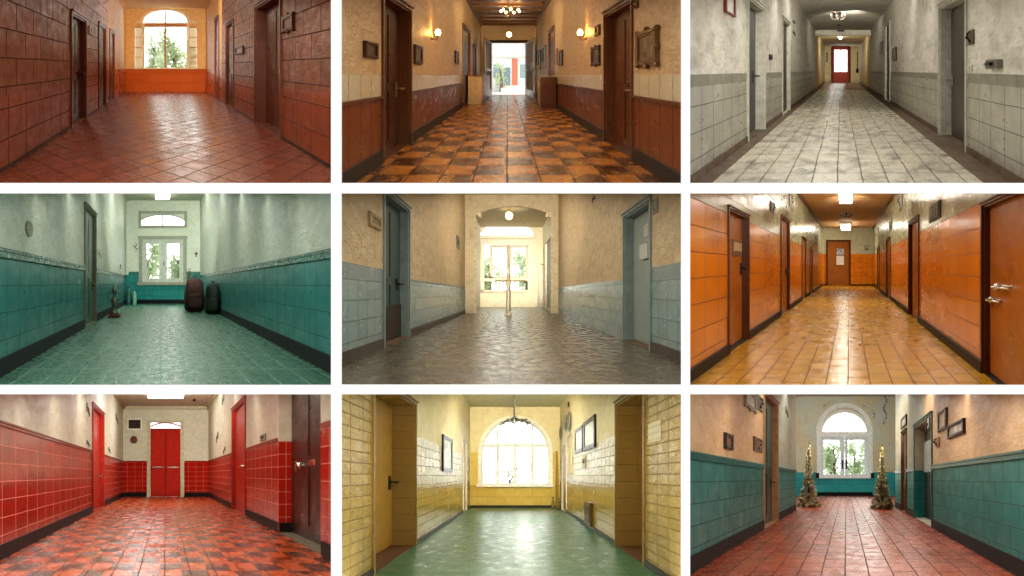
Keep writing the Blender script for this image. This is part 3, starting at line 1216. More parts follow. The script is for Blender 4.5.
# the street outside
paving = plain('sunlit paving', 'e4ddd0', 0.7)
mb = MB(R)
mb.quad((-3, R.ye, 0), (3, R.ye, 0), (3, R.ye + 6, 0), (-3, R.ye + 6, 0))
struct(mb.build('pavement', paving), 'sunlit pavement outside the open doorway', 'pavement')
for k in range(3):
    mb = MB(R)
    mb.cbox(-0.35, 0.6, R.ye + 1.5 + 0.25 * k, R.ye + 2.2, 0.11 * k, 0.11 * (k + 1), 0.01)
    struct(mb.build('step', plain('pale stone step', 'd6cdbd', 0.7)), 'pale stone step outside the doorway, %s of three' % ('lowest', 'middle', 'topmost')[k], 'step')
yb = R.ye + 2.6
bd = root(R, 'building', 0, yb, 0, 'pale house across the street with blue-grey door seen through the open doorway', 'building')
mb = MB(R)
mb.box(-3, 3, yb, yb + 0.5, 0, 3.2)
mb.build('facade', plain('pale blue white facade', 'dfe6e6', 0.7), bd)
mb = MB(R)
mb.box(-0.22, 0.12, yb - 0.04, yb, 0.3, 1.25)
mb.build('front_door', plain('blue grey street door', '6d8790', 0.5), bd)
mb = MB(R)
mb.box(0.2, 0.5, yb - 0.05, yb, 0.25, 1.7)
mb.build('brick_pier', plain('washed red brick', 'c8765a', 0.7), bd)
for a, b in ((-0.75, -0.4), (0.62, 0.95)):
    mb = MB(R)
    mb.box(a, b, yb - 0.03, yb, 0.7, 1.4)
    mb.build('window', plain('street window glass', '8fa8ad', 0.2), bd)
mb = MB(R)
mb.box(-3, 3, yb - 0.12, yb, 1.75, 1.9)
mb.build('cornice', plain('house cornice', 'cfd0c8', 0.6), bd)
tree(R, -0.35, R.ye + 1.9, 0, 1.6, 0.4, LEAF2, BARK, 'small leafy street tree seen through the open doorway', 500, 0.06)

# cabinets by the doorway
def cabinet(R, side, sc_near, depth, wide, hgt, body, face, label, sideboard=True):
    sg = 1 if side == 'L' else -1
    u0 = R.a[side] * R.m + sg * 0.03
    u1 = u0 + sg * wide
    y0 = R.y(sc_near)
    y1 = y0 + depth
    rt = root(R, 'cabinet', (u0 + u1) / 2, (y0 + y1) / 2, 0, label, 'cabinet')
    mb = MB(R)
    mb.box(u0, u1, y0 + 0.01, y1, 0.06, hgt - 0.03)
    mb.box(u0, u1 - sg * 0.02, y0 + 0.02, y1, 0, 0.06)
    mb.build('body', body, rt)
    mb = MB(R)
    mb.box(u0, u1 + sg * 0.02, y0 - 0.01, y1 + 0.01, hgt - 0.03, hgt)
    mb.build('top', face, rt)
    for k in range(2):
        a = y0 + 0.02 + (depth - 0.03) * k / 2
        mb = MB(R)
        mb.box(u1, u1 + sg * 0.018, a, a + (depth - 0.05) / 2, 0.1, hgt - 0.06)
        mb.box(u1 + sg * 0.018, u1 + sg * 0.026, a + 0.04, a + (depth - 0.05) / 2 - 0.04, 0.16, hgt - 0.12)
        dr = mb.build('door', face, rt)
        mb = MB(R)
        mb.ball(u1 + sg * 0.04, a + 0.05, hgt * 0.55, 0.015)
        mb.build('knob', BRASS, dr)
    mb = MB(R)
    mb.box(u0 + sg * 0.04, u1 - sg * 0.04, y0, y0 + 0.012, 0.12, hgt - 0.1)
    mb.build('end_panel', body, rt)
    return rt
cabinet(R, 'L', 0.262, R.y(0.188) - R.y(0.262), 0.40, R.hb(4), plain('cream cabinet paint', '9a7645', 0.4), woody('red brown cabinet wood', '8a3a20', '742d18'), 'cream-ended sideboard with red-brown doors against the left wall near the doorway')
cabinet(R, 'R', 0.308, 0.5, 0.40, R.hb(-3), woody('brown cabinet wood', '6e3818', '5a2b12'), plain('pale cabinet paint', 'a88c60', 0.4), 'brown wooden cabinet against the right wall near the doorway')

# sconces, pictures, ceiling lights
def sconce(R, side, x, y, label, k=1.0):
    d = 1 if side == 'L' else -1
    u = R.a[side] * R.m
    yy, h = R.wy(side, x), R.wh(side, x, y)
    rt = root(R, 'wall_sconce', u, yy, h, label, 'wall lamp')
    mb = MB(R)
    mb.lathe(u, yy, h, [(0.05 * k, 0.0), (0.05 * k, d * 0.012), (0.03 * k, d * 0.03)], 12, axis='u')
    mb.build('backplate', BRASS, rt, smooth=True)
    mb = MB(R)
    mb.tube([(u + d * 0.02, yy, h), (u + d * 0.09 * k, yy, h - 0.05 * k), (u + d * 0.13 * k, yy, h - 0.02 * k), (u + d * 0.13 * k, yy, h + 0.02 * k)], 0.012 * k, 7)
    mb.lathe(u + d * 0.13 * k, yy, h + 0.02 * k, [(0.02 * k, 0), (0.055 * k, 0.012 * k), (0.05 * k, 0.02 * k)], 12)
    mb.build('arm', BRASS, rt, smooth=True)
    mb = MB(R)
    mb.lathe(u + d * 0.13 * k, yy, h + 0.04 * k, [(0.03 * k, 0), (0.055 * k, 0.05 * k), (0.05 * k, 0.09 * k), (0.015 * k, 0.125 * k)], 12)
    mb.build('lamp_shade', glow('sconce flame glass', 'ffc46a', 48.0), rt, smooth=True)
sconce(R, 'L', 272, 112, 'lit brass sconce on the left wall of the wood-panelled corridor', 0.78)
sconce(R, 'R', 734, 112, 'lit brass sconce on the right wall of the wood-panelled corridor', 0.78)
sc = 0.21
branch_light(R, R.uu(0.24, 507), R.y(0.24), R.H - 0.07, 0.32, 0.3, BRASS, glow('chandelier bulb', 'ffd28a', 30.0), 'brass chandelier with lit bulbs under the beamed ceiling', 7)
pendant(R, R.uu(0.19, 503), R.y(0.19), R.H - 0.01, R.H - R.hh(0.19, 102), 0.1, BRASS, glow('globe glass', 'ffd690', 22.0), 'round lit pendant lamp nearest the open doorway')
FRD = woody('dark picture wood', '4b2d1a', '3a2012')
GILT = plain('tarnished gilt', '7a5a34', 0.35, 0.4)
PRT = art('faded print', ['241a12', '54432e', '8d7a58', '3a2c1e'], 14)
PORT = art('dim portrait', ['20150d', '4a3522', '86683f'], 10)
picture(R, 'L', 68, 104, 126, 172, FRD, PORT, 'small dark-framed portrait left of the first left door, above the cream tiles')
picture(R, 'L', 218, 240, 136, 190, FRD, PRT, 'dark-framed print right of the first left door, below the sconce')
picture(R, 'L', 341, 350, 152, 190, FRD, PORT, 'little dark-framed picture before the second left door of the wood-panelled corridor')
picture(R, 'R', 952, 892, 90, 194, GILT, PRT, 'large ornate carved frame on the right wall nearest the viewer', curl=True, bw=0.15, t=0.04)
picture(R, 'R', 776, 753, 140, 192, FRD, PORT, 'dark-framed picture just left of the brown right door', curl=True)
picture(R, 'R', 776, 764, 76, 105, GILT, PORT, 'small carved frame above the dark picture left of the brown right door', bw=0.25)
picture(R, 'R', 664, 655, 150, 195, FRD, PRT, 'narrow dark-framed print on the right wall below the sconce')
picture(R, 'R', 650, 644, 146, 190, GILT, PORT, 'narrow gilt-framed print beyond the right sconce')
for x, a, b, t_ in ((614, 135, 205, 'first'), (606, 145, 180, 'second'), (598, 150, 208, 'third'), (591, 150, 195, 'fourth')):
    picture(R, 'R', x, x - 5, a, b, FRD, PRT, 'tiny framed picture over the right cabinet, %s from the door' % t_, group='little pictures over the right cabinet')
plate(R, 'R', 890, 880, 0, 26, GILT, 'small brass fitting high beside the brown right door', 'wall_bracket', 'bracket', detail='bracket')

soffit_fill(R, 2.4, (1.0, 0.82, 0.58))
end_fill(R, 0.4, 240, (1.0, 0.8, 0.55))
area(R, 0.0, R.ye + 0.3, 2.2, 1.2, 0.4, 160, (1, 1, 1), 'street_fill', (0, R.ye + 2.5, 0.6))  # added lamp, unseen, that brightens the street beyond the doorway

# ================================================================== 3 grey corridor
R = Room('grey corridor with white floor tiles', 3.0476, 688, 0, (689.7, -8, 1032, 182.7), (466, 215), 556, -443, 521, 700, 0.11)
m = R.m
lo3 = dict(kind='tile', c1='b2ae9f', c2='a9a596', mo='6b665a', w=0.235, h=0.205, ms=0.004, at=(0, 0.02), rough=(0.25, 0.5), wob=0.35, dirt='6e6655', damt=0.45)
bd3 = dict(kind='tile', c1='8f8b7b', c2='878373', mo='6b675a', w=0.3, h=0.5, ms=0.004, rough=(0.3, 0.5), dirt='5c5647', damt=0.3)
up3 = dict(kind='plaster', c1='d6d1c5', c2='c7c1b4', rough=(0.45, 0.65), bump=1.8, wsc=7.0, dirt='857e6e', damt=0.5, dsc=3.5)
w3 = finish('stained white wall over grey tile', (R.hb(-50), lo3), (R.hb(-12), bd3), (9, up3), dist=0.014, grime=('4a3a28', 0.25, 0.8))
w3e = finish('yellowed end wall', (9, dict(kind='plaster', c1='d2c49c', c2='c4b488', rough=(0.5, 0.7), bump=0.6, dirt='8a7b58', damt=0.4)), grime=('4a3a28', 0.3, 0.8))
fl3 = finish('dirty white floor tiles', (9, dict(kind='tile', c1='d6cfbd', c2='c8c0ad', mo='4a4438', w=0.2, h=0.3, ms=0.005, at=(0.02, 0), rough=(0.16, 0.4), wob=0.5, dirt='33261a', damt=0.9, dsc=4.5)), dist=0.006)
gut = finish('brown dirt gutter', (9, dict(kind='plaster', c1='6b5844', c2='574534', rough=(0.6, 0.8), bump=1.5, dirt='2c2118', damt=0.6)))
ce3 = finish('dull ceiling plaster', (9, dict(kind='plaster', c1='dad6c8', c2='cbc6b6', rough=(0.6, 0.8), bump=0.5, dirt='a39d8c', damt=0.35)))
cs3 = plain('chipped white casing', 'cbc7ba', 0.45, c2='aaa596')
shell(R, fl3, ce3)
for sd, x0, x1 in (('left', R.uL, -391 * m), ('right', 434 * m, R.uR)):
    mb = MB(R)
    mb.box(x0, x1, FRONT / KD, R.y(0.13), -0.02, 0.008)
    struct(mb.build('trim_4', gut), 'strip of brown dirt along the %s edge of the white tiled floor' % sd, 'floor edge')
gdoor = plain('grey green door', '3f433b', 0.45, c2='30342d')
bdoor = plain('brown grey door', '453f34', 0.4, c2='38332a')
door(R, 'L', 181, 232, 28, 50, gdoor, cs3, 'grey-green door in a chipped white casing', hm=IRON, hh=R.hb(-30), style='flat', casing=12, thr=gut)
door(R, 'L', 287, 309, 75, 25, bdoor, cs3, 'grey door in a white casing', style='flat', casing=16)
door(R, 'R', 850, 768, 22, 58, bdoor, cs3, 'brown-grey flat door in a white casing', hm=STEEL, hh=R.hb(-45), hy=0.9, style='flat', thr=gut, casing=12)
lf, ul, ya, yb, H, d = R.last
mb = MB(R)
mb.box(ul, ul - 0.03, ya + (yb - ya) * 0.28, ya + (yb - ya) * 0.5, R.hb(-120), R.hb(-108))
mb.build('latch', BLACK, lf)
door(R, 'R', 616, 602, 80, 18, bdoor, cs3, 'brown-grey door in a white casing', style='flat')
yb3 = R.y(0.175)
side_wall(R, 'L', [(yb3, w3), (R.ye, w3e)])
side_wall(R, 'R', [(yb3, w3), (R.ye, w3e)])
for sd in 'LR':
    run(R, sd, 'baseboard_' + SIDE[sd], 'grimy brown skirting', 'baseboard', gut, 0, 0.08, 0.014)
mb = MB(R)
mb.box(R.uL, R.uR, yb3 - 0.1, yb3 + 0.1, R.hb(610), R.H)
struct(mb.build('beam', ce3), 'plastered beam across the ceiling of the grey corridor', 'beam')
mb = MB(R)
mb.box(R.uL, R.uR, yb3 + 0.1, R.ye, R.hb(685), R.H)
struct(mb.build('ceiling', finish('cream far ceiling', (9, dict(kind='plaster', c1='d0c6ac', c2='c0b596', rough=(0.6, 0.8), bump=0.3)))), 'lower cream ceiling beyond the beam of the grey corridor', 'ceiling')
mb = MB(R)
mb.quad((R.uL, yb3 + 0.1, 0.006), (R.uR, yb3 + 0.1, 0.006), (R.uR, R.ye, 0.006), (R.uL, R.ye, 0.006))
struct(mb.build('floor', finish('reddish far floor', (9, dict(kind='tile', c1='9a6a4c', c2='8a5a40', mo='4a3424', w=0.2, h=0.3, ms=0.005, rough=(0.2, 0.4))))), 'reddish brown floor before the red door', 'floor')
S = R.send
dx0, dx1, dyt, dyb = 440, 492, 142, 252.5
front_wall(R, S, R.uL, R.uR, 0, R.H, [(R.uu(S, dx0), R.uu(S, dx1), 0, R.hh(S, dyt + 4))], w3e)
red3 = plain('faded red paint', 'ad4a40', 0.4)
rt = root(R, 'door_31', R.uu(S, 466), R.ye, 0, 'red arched door with a bright window at the end of the grey corridor', 'door', kind='structure')
mb = MB(R)
fbox(mb, S, dx0 - 4, dyt + 4, dx0 + 3, dyb, 0.06, 0.05)
fbox(mb, S, dx1 - 3, dyt + 4, dx1 + 4, dyb, 0.06, 0.05)
mb.band(arc(R, S, 466, dyt + 6, 28, 9), 6 / S * m, R.ye - 0.06, R.ye + 0.05)
mb.build('door_frame', plain('dark red frame', '6e3029', 0.4), rt)
mb = MB(R)
for q in ((dx0 + 3, dyt, 446, dyb), (485, dyt, dx1 - 3, dyb), (446, dyt, 485, 152), (446, 219, 485, dyb), (464, 152, 467, 219)):
    fbox(mb, S, *q, 0.0, 0.05)
fbox(mb, S, 450, 226, 482, 246, 0.02)
lf = mb.build('door_leaf', red3, rt)
fquad(MB(R), S, 446, 152, 464, 219, 0.03).build('pane', GLASS, lf)
fquad(MB(R), S, 467, 152, 485, 219, 0.03).build('pane', GLASS, lf)
mb = MB(R)
mb.ball(R.uu(S, 443), R.ye - 0.04, R.hh(S, 222), 0.03)
mb.build('knob', BRASS, lf, smooth=True)
RED = plain('red picture rim', '8f3a34', 0.4)
picture(R, 'L', 108, 137, -15, 44, RED, art('pale map', ['c9c2b0', 'a8a294', 'd8d2c4'], 8), 'red-rimmed notice frame high on the left wall of the grey corridor', bw=0.1)
plate(R, 'L', 246, 254, 166, 182, IRON, 'small dark switch between the left doors of the grey corridor')
plate(R, 'R', 874, 858, 92, 136, plain('rusty bracket plate', '6a5844', 0.6), 'rusty hook plate beside the nearest right door of the grey corridor', 'wall_bracket', 'bracket', detail='bracket', m2=IRON)
plate(R, 'R', 960, 924, 182, 209, plain('dirty junction box', '6e685c', 0.5), 'dark junction box on the right wall, above the grey tiles', 'junction_box', 'junction box', t=0.05, m2=BLACK)
plate(R, 'R', 918, 906, 184, 208, cs3, 'pale switch left of the junction box on the right wall', 'wall_switch', 'switch')
plate(R, 'R', 869, 858, 198, 218, cs3, 'small pale fitting beside the nearest right door, under the hook plate', 'wall_switch', 'switch')
picture(R, 'R', 637, 626, 145, 186, FRD, PRT, 'small dark frame right of the second right door of the grey corridor')
picture(R, 'R', 594, 587, 128, 166, FRD, PRT, 'small dark frame beyond the second right door of the grey corridor')
plate(R, 'L', 318, 323, 92, 108, IRON, 'small black hook past the second left door of the grey corridor', 'wall_hook', 'hook', detail='hook')
plate(R, 'L', 318, 322, 60, 72, IRON, 'smaller black hook high past the second left door of the grey corridor', 'wall_hook', 'hook', detail='hook')
s0 = 0.255
branch_light(R, R.uu(s0, 457), R.y(s0), R.H, 0.22, 0.22, plain('rusted chandelier iron', '332e27', 0.6), plain('dusty dead bulb', '6a6558', 0.4), 'rusty many-armed ceiling light, mostly unlit, in the grey corridor', 8)
pendant(R, R.uu(0.2, 460), R.y(0.2), R.H, R.H - R.hh(0.2, 66), 0.05, IRON, plain('dusty dead bulb', '6a6558', 0.4), 'small pendant behind the rusty ceiling light')
pendant(R, R.uu(0.15, 464), R.y(0.15), R.hb(685), R.hb(685) - R.hh(0.15, 114), 0.09, IRON, glow('lit far globe', 'fff0d0', 30.0), 'glowing globe lamp beyond the beam of the grey corridor')
mb = MB(R)
rt = root(R, 'vent_grille', R.uu(0.178, 464), yb3 - 0.1, R.hh(0.178, 95), 'small dark vent on the beam of the grey corridor', 'vent')
u0, u1, h0, h1 = R.uu(0.178, 455), R.uu(0.178, 476), R.hh(0.178, 95), R.hh(0.178, 84)
mb.box(u0, u1, yb3 - 0.115, yb3 - 0.1, h0, h1)
mb.build('backing', BLACK, rt)
mb = MB(R)
for k in range(4):
    q = h0 + (h1 - h0) * (k + 0.2) / 4
    mb.box(u0, u1, yb3 - 0.13, yb3 - 0.115, q, q + (h1 - h0) * 0.1)
mb.build('grille', IRON, rt)
for sd, x, nm in (('L', 408, 'left'), ('R', 522, 'right')):
    pass
lp = MB(R)
uR = R.uu(S, 519)
lp.tube([(R.uu(S, 516), R.ye - 0.05, R.hh(S, 158)), (R.uu(S, 516), R.ye - 0.05, R.hh(S, 215))], 0.03, 8)
lp.box(R.uu(S, 512), R.uu(S, 520), R.ye - 0.1, R.ye - 0.02, R.hh(S, 222), R.hh(S, 210))
o = lp.build('wall_pipe', IRON)
tag(o, 'dark pipe with valve box right of the red door of the grey corridor', 'pipe')
lp = MB(R)
lp.tube([(R.uu(S, 424), R.ye - 0.05, R.hh(S, 160)), (R.uu(S, 424), R.ye - 0.05, R.hh(S, 190))], 0.035, 8)
lp.ball(R.uu(S, 424), R.ye - 0.07, R.hh(S, 164), 0.06)
o = lp.build('wall_bell', IRON)
tag(o, 'dark bell fitting left of the red door of the grey corridor', 'bell')
soffit_fill(R, 3.0, (1.0, 0.96, 0.88))
end_fill(R, 0.42, 150, (1.0, 0.95, 0.86))
end_fill(R, 0.26, 150, (1.0, 0.93, 0.8))
end_fill(R, 0.165, 330, (1.0, 0.9, 0.7))
# ================================================================== 4 teal-tiled corridor with green floor
R = Room('teal corridor with green floor', 2.9375, 0, 192, (-8, 193.7, 331.6, 384.6), (475, 268), 565, -515, 560, 1203, 0.202)
m = R.m
lo4 = dict(kind='tile', c1='2c8076', c2='26746c', mo='15463f', w=0.235, h=0.215, ms=0.004, at=(0, -(R.hb(84) % 0.215)), rough=(0.26, 0.45), wob=0.3, dirt='1d5a52', damt=0.4)
up4 = dict(kind='plaster', c1='bfc4ae', c2='b2b8a2', rough=(0.35, 0.55), bump=1.2, wsc=9.0, dirt='9c9c80', damt=0.4, c3='b9c6ba')
w4 = finish('sage plaster over teal tile', (R.hb(84), lo4), (9, up4), dist=0.012)
fl4 = finish('worn green floor tiles', (9, dict(kind='tile', c1='3f775c', c2='336a50', mo='84b096', w=0.215, h=0.9, ms=0.006, rough=(0.16, 0.42), bump=-0.3, wob=1.3, wsc=13.0, dirt='2f5a4a', damt=0.7, dsc=6.0)), dist=0.008)
ce4 = finish('pale green ceiling', (9, dict(kind='plaster', c1='b9bda9', c2='aeb39e', rough=(0.6, 0.8), bump=0.3)))
cap4 = finish('mottled green cap tile', (9, dict(kind='tile', c1='31685a', c2='3d7566', mo='1c4138', w=0.24, h=0.5, ms=0.004, rough=(0.15, 0.35), wob=1.0, wsc=18.0, dirt='8aa596', damt=0.35, dsc=14.0)))
bk4 = plain('black gloss skirting', '0d0f11', 0.6)
sage = plain('sage window paint', '8d917f', 0.4, c2='7c806f')
gd4 = plain('green grey door', '50695a', 0.4, c2='40584a')
shell(R, fl4, ce4)
door(R, 'L', 248, 280, 68, 18, gd4, plain('worn tan casing', '8c8a72', 0.5, c2='6a664f'), 'narrow green-grey door in a worn tan casing', hm=IRON, hh=R.hb(-20), thr=plain('worn step', '8a7762', 0.6), casing=10)
side_wall(R, 'L', [(R.ye, w4)])
side_wall(R, 'R', [(R.ye, w4)])
for sd in 'LR':
    run(R, sd, 'baseboard_' + SIDE[sd], 'black gloss skirting', 'baseboard', bk4, 0, 58 * m, 0.02)
    run(R, sd, 'trim_1', 'mottled green cap band', 'dado cap', cap4, R.hb(84), R.hb(112), 0.022, prof=True)
S = R.send
we4 = finish('sage end wall over teal', (R.hh(S, 243), dict(lo4, w=0.3)), (9, dict(up4, c1='c5cab4', c2='bcc1ab')))
fan = lambda u: R.hh(S, 100 - 0) if False else R.hh(S, 100 - 33 * math.sqrt(max(0, 1 - ((R.vx + u * S / m - 478) / 74) ** 2)))
front_wall(R, S, R.uL, R.uR, 0, R.H, [(R.uu(S, 418), R.uu(S, 538), R.hh(S, 266), R.hh(S, 138)), (R.uu(S, 415), R.uu(S, 541), R.hh(S, 100), fan)], we4)
mb = MB(R)
fbox(mb, S, 383, 316, 590, 329, 0.03)
struct(mb.build('baseboard_end', bk4), 'black skirting under the window of the teal corridor with green floor', 'baseboard')
mb = MB(R)
fbox(mb, S, 378, 234, 408, 245, 0.04)
struct(mb.build('trim_5', cap4), 'mottled cap band left of the end window of the teal corridor', 'dado cap')
mb = MB(R)
fbox(mb, S, 548, 234, 590, 245, 0.04)
struct(mb.build('trim_6', cap4), 'mottled cap band right of the end window of the teal corridor', 'dado cap')
wn = root(R, 'window_2', 0, R.ye, R.hh(S, 272), 'sage two-leaf casement window at the end of the teal corridor with green floor', 'window', kind='structure')
mb = MB(R)
fbox(mb, S, 408, 130, 418, 270, 0.06, 0.05)
fbox(mb, S, 538, 130, 548, 270, 0.06, 0.05)
fbox(mb, S, 406, 130, 550, 139, 0.08, 0.05)
fbox(mb, S, 404, 265, 552, 273, 0.12, 0.05)
fr = mb.build('window_frame', sage, wn)
for a, b in ((418, 478), (478, 538)):
    mb = MB(R)
    for q in ((a, 139, a + 13, 265), (b - 11, 139, b, 265), (a, 139, b, 151), (a, 254, b, 265)):
        fbox(mb, S, *q, 0.02, 0.04)
    k = (a + 13 + b - 11) / 2
    fbox(mb, S, k - 0.8, 151, k + 0.8, 254, 0.0, 0.03)
    sh = mb.build('sash', plain('pale window paint', 'b4b9aa', 0.4), wn)
    fquad(MB(R), S, a + 13, 151, b - 11, 254, 0.02).build('pane', GLASS, sh)
mb = MB(R)
mb.tube([(R.uu(S, 481), R.ye - 0.04, R.hh(S, 216)), (R.uu(S, 481), R.ye - 0.09, R.hh(S, 216)), (R.uu(S, 481), R.ye - 0.09, R.hh(S, 206))], 0.014, 6)
mb.build('handle', IRON, wn)
wn = root(R, 'window_3', 0, R.ye, R.hh(S, 105), 'low arched fanlight above the casement of the teal corridor', 'window', kind='structure')
mb = MB(R)
fbox(mb, S, 407, 58, 415, 106, 0.05, 0.03)
fbox(mb, S, 541, 58, 549, 106, 0.05, 0.03)
fbox(mb, S, 407, 57, 549, 63, 0.06, 0.03)
fbox(mb, S, 407, 99, 549, 106, 0.06, 0.03)
fbox(mb, S, 476, 66, 480, 100, 0.02, 0.03)
mb.band([(R.uu(S, x), R.hh(S, 100 - 33 * math.sqrt(max(0, 1 - ((x - 478) / 74.0) ** 2)))) for x in range(415, 542, 6)], 0.03, R.ye - 0.03, R.ye + 0.03)
fr = mb.build('window_frame', sage, wn)
arcpane(R, S, 478, 100, 74, 33, R.ye + 0.02, 415, 541).build('pane', GLASS, fr)
outdoor_ground(R, S, 250, 700, -0.3, LAWN)
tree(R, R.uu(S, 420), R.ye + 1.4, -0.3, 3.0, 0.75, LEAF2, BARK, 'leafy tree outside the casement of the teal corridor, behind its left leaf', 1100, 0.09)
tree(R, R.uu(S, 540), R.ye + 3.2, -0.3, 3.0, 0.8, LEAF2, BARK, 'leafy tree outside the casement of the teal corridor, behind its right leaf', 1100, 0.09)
s0 = 0.222
tube_light(R, R.uu(s0, 457), R.uu(s0, 499), R.y(0.236), R.y(0.212), R.H, TUBE, HOUSE, 'square lit ceiling panel above the window end of the teal corridor', 0.1)
plate(R, 'L', 284, 296, 168, 192, plain('pale scarred plaster plate', 'aeb09c', 0.5), 'scarred plaster as a hook plate right of the narrow door in the teal corridor', 'wall_hook', 'hook', detail='hook', m2=STEEL)  # a patch of damaged plaster; plate and hook are made up
# round damp stain on the left wall, built as a thin disc
yy, hh_ = R.wy('L', 84), R.wh('L', 84, 108)
mb = MB(R)
mb.lathe(R.uL, yy, hh_, [(0.075, 0.001), (0.075, 0.012), (0.06, 0.016), (0.05, 0.01), (0.012, 0.012), (0.006, 0.02)], 20, axis='u')
tag(mb.build('round_wall_stain', plain('stained plaster disc', '8f8f7a', 0.6, c2='77775f'), smooth=False), 'round damp stain, a thin disc on the left wall of the teal corridor', 'plaque')
# small black cross on the end wall
mb = MB(R)
fbox(mb, S, 574.5, 176, 577.5, 191, 0.02)
fbox(mb, S, 571, 180, 581, 183, 0.02)
tag(mb.build('wall_cross', IRON), 'small black cross on the end wall right of the casement', 'cross')
plate_y = R.ye
rt = root(R, 'wall_ornament', R.uu(S, 399), R.ye, R.hh(S, 176), 'dark wire ornament on the end wall left of the casement', 'ornament')
mb = MB(R)
for px_, py_, qx, qy in ((397, 150, 402, 156), (402, 156, 396, 162), (396, 162, 401, 168), (401, 168, 398, 176), (396, 162, 392, 158), (401, 168, 406, 165)):
    mb.tube([(R.uu(S, px_), R.ye - 0.02, R.hh(S, py_)), (R.uu(S, (px_ + qx) / 2 + 0.8), R.ye - 0.05, R.hh(S, (py_ + qy) / 2)), (R.uu(S, qx), R.ye - 0.03, R.hh(S, qy))], 0.011, 6)
mb.build('wire', IRON, rt)

# things standing on the green floor
def backpack(R, u, y, w, d, h, body, strap, label, lean=0.0):
    rt = root(R, 'rucksack', u, y, 0, label, 'rucksack')
    def sack(cu, cy, h0, ww, dd, hh, p=3.0, n=20):
        mb = MB(R)
        prof = [(0.55, 0.0), (0.9, 0.03), (1.0, 0.12), (1.02, 0.35), (0.97, 0.62), (0.86, 0.82), (0.62, 0.95), (0.2, 1.0)]
        vs, fs = [], []
        for r, t in prof:
            for k in range(n):
                q = 2 * math.pi * k / n
                c, s_ = math.cos(q), math.sin(q)
                e = 2.0 / p
                j = 1 + 0.05 * math.sin(5 * q + 9 * t)
                vs.append((cu + ww / 2 * r * j * math.copysign(abs(c) ** e, c) + lean * t * hh, cy + dd / 2 * r * j * math.copysign(abs(s_) ** e, s_), h0 + hh * t))
        for i in range(len(prof) - 1):
            for k in range(n):
                fs.append((i * n + k, i * n + (k + 1) % n, (i + 1) * n + (k + 1) % n, (i + 1) * n + k))
        fs.append(tuple(range(n - 1, -1, -1)))
        fs.append(tuple(range((len(prof) - 1) * n, len(prof) * n)))
        return mb.add(vs, fs)
    sack(u, y, 0, w, d, h).build('body', body, rt, smooth=True)
    pk = sack(u, y - d * 0.52, h * 0.12, w * 0.72, d * 0.4, h * 0.42).build('front_pocket', body, rt, smooth=True)
    mb = MB(R)
    mb.box(u - w * 0.3, u + w * 0.3, y - d * 0.73, y - d * 0.7, h * 0.44, h * 0.455)
    mb.build('zip', strap, pk)
    mb = MB(R)
    mb.tube([(u - w * 0.1 + lean * h, y, h * 0.97), (u - w * 0.08 + lean * h, y, h * 1.05), (u + w * 0.08 + lean * h, y, h * 1.05), (u + w * 0.1 + lean * h, y, h * 0.97)], 0.014, 6)
    mb.build('carry_loop', strap, rt)
    for k in (-1, 1):
        mb = MB(R)
        mb.tube([(u + k * w * 0.34, y - d * 0.35, h * 0.9), (u + k * w * 0.4, y - d * 0.58, h * 0.65), (u + k * w * 0.42, y - d * 0.58, h * 0.3), (u + k * w * 0.38, y - d * 0.45, h * 0.06)], 0.016, 6)
        mb.build('strap', strap, rt)
    return rt
s1 = R.sf(352)
backpack(R, R.uu(s1, 572), R.y(s1) + 0.1, 60 / s1 * m, 0.26, 100 / s1 * m, plain('faded maroon canvas', '553830', 0.7, c2='3a2823'), plain('dark leather strap', '2d2220', 0.5), 'bulging faded maroon rucksack on the green floor beside the right wall')
s2 = R.sf(360)
backpack(R, R.uu(s2, 625), R.y(s2) + 0.12, 44 / s2 * m, 0.24, 93 / s2 * m, plain('dark olive canvas', '2b392f', 0.65, c2='1f2a23'), plain('black webbing', '171a18', 0.5), 'dark olive rucksack leaning beside the maroon one on the right', 0.02)
# dried flower spray standing in the corner over the rucksack
def spray(R, u, y, h0, tall, w, vase, petals, label, name='flower_vase', n=26, cat='vase of flowers'):
    rt = root(R, name, u, y, h0, label, cat)
    vh = tall * 0.42
    mb = MB(R)
    mb.lathe(u, y, h0, [(w * 0.28, 0), (w * 0.3, vh * 0.05), (w * 0.42, vh * 0.35), (w * 0.34, vh * 0.7), (w * 0.18, vh * 0.88), (w * 0.24, vh)], 16)
    mb.build('vase', vase, rt, smooth=True)
    mb = MB(R)
    pm = MB(R)
    for k in range(n):
        q = random.random() * 6.28
        r = w * random.uniform(0.1, 0.62)
        z = h0 + vh + (tall - vh) * random.uniform(0.25, 1.0)
        p = (u + r * math.cos(q), y + r * math.sin(q), z)
        mb.tube([(u, y, h0 + vh * 0.9), (u + r * 0.4 * math.cos(q), y + r * 0.4 * math.sin(q), h0 + vh + (z - h0 - vh) * 0.6), p], 0.005, 5)
        pm = MB(R)
        for j in range(5):
            a = Vector((random.gauss(0, 1), random.gauss(0, 1), random.gauss(0, 1))).normalized() * w * 0.12
            b = a.cross(Vector((random.gauss(0, 1), random.gauss(0, 1), random.gauss(0, 1)))).normalized() * w * 0.07
            c = Vector(p)
            pm.quad(c - a, c - b, c + a, c + b)
        pm.build('flower', petals, rt)
    mb.build('stems', plain('dry stems', '4c5236', 0.7), rt)
    return rt
s3 = R.sf(345)
spray(R, R.uu(s3, 553), R.y(s3), 0, 128 / s3 * m, 0.20, plain('dark mottled vase', '4a3a3c', 0.4), plain('dusky pink petals', '8f6a72', 0.6, c2='4e3a44'), 'tall vase of dusky dried flowers left of the maroon rucksack')
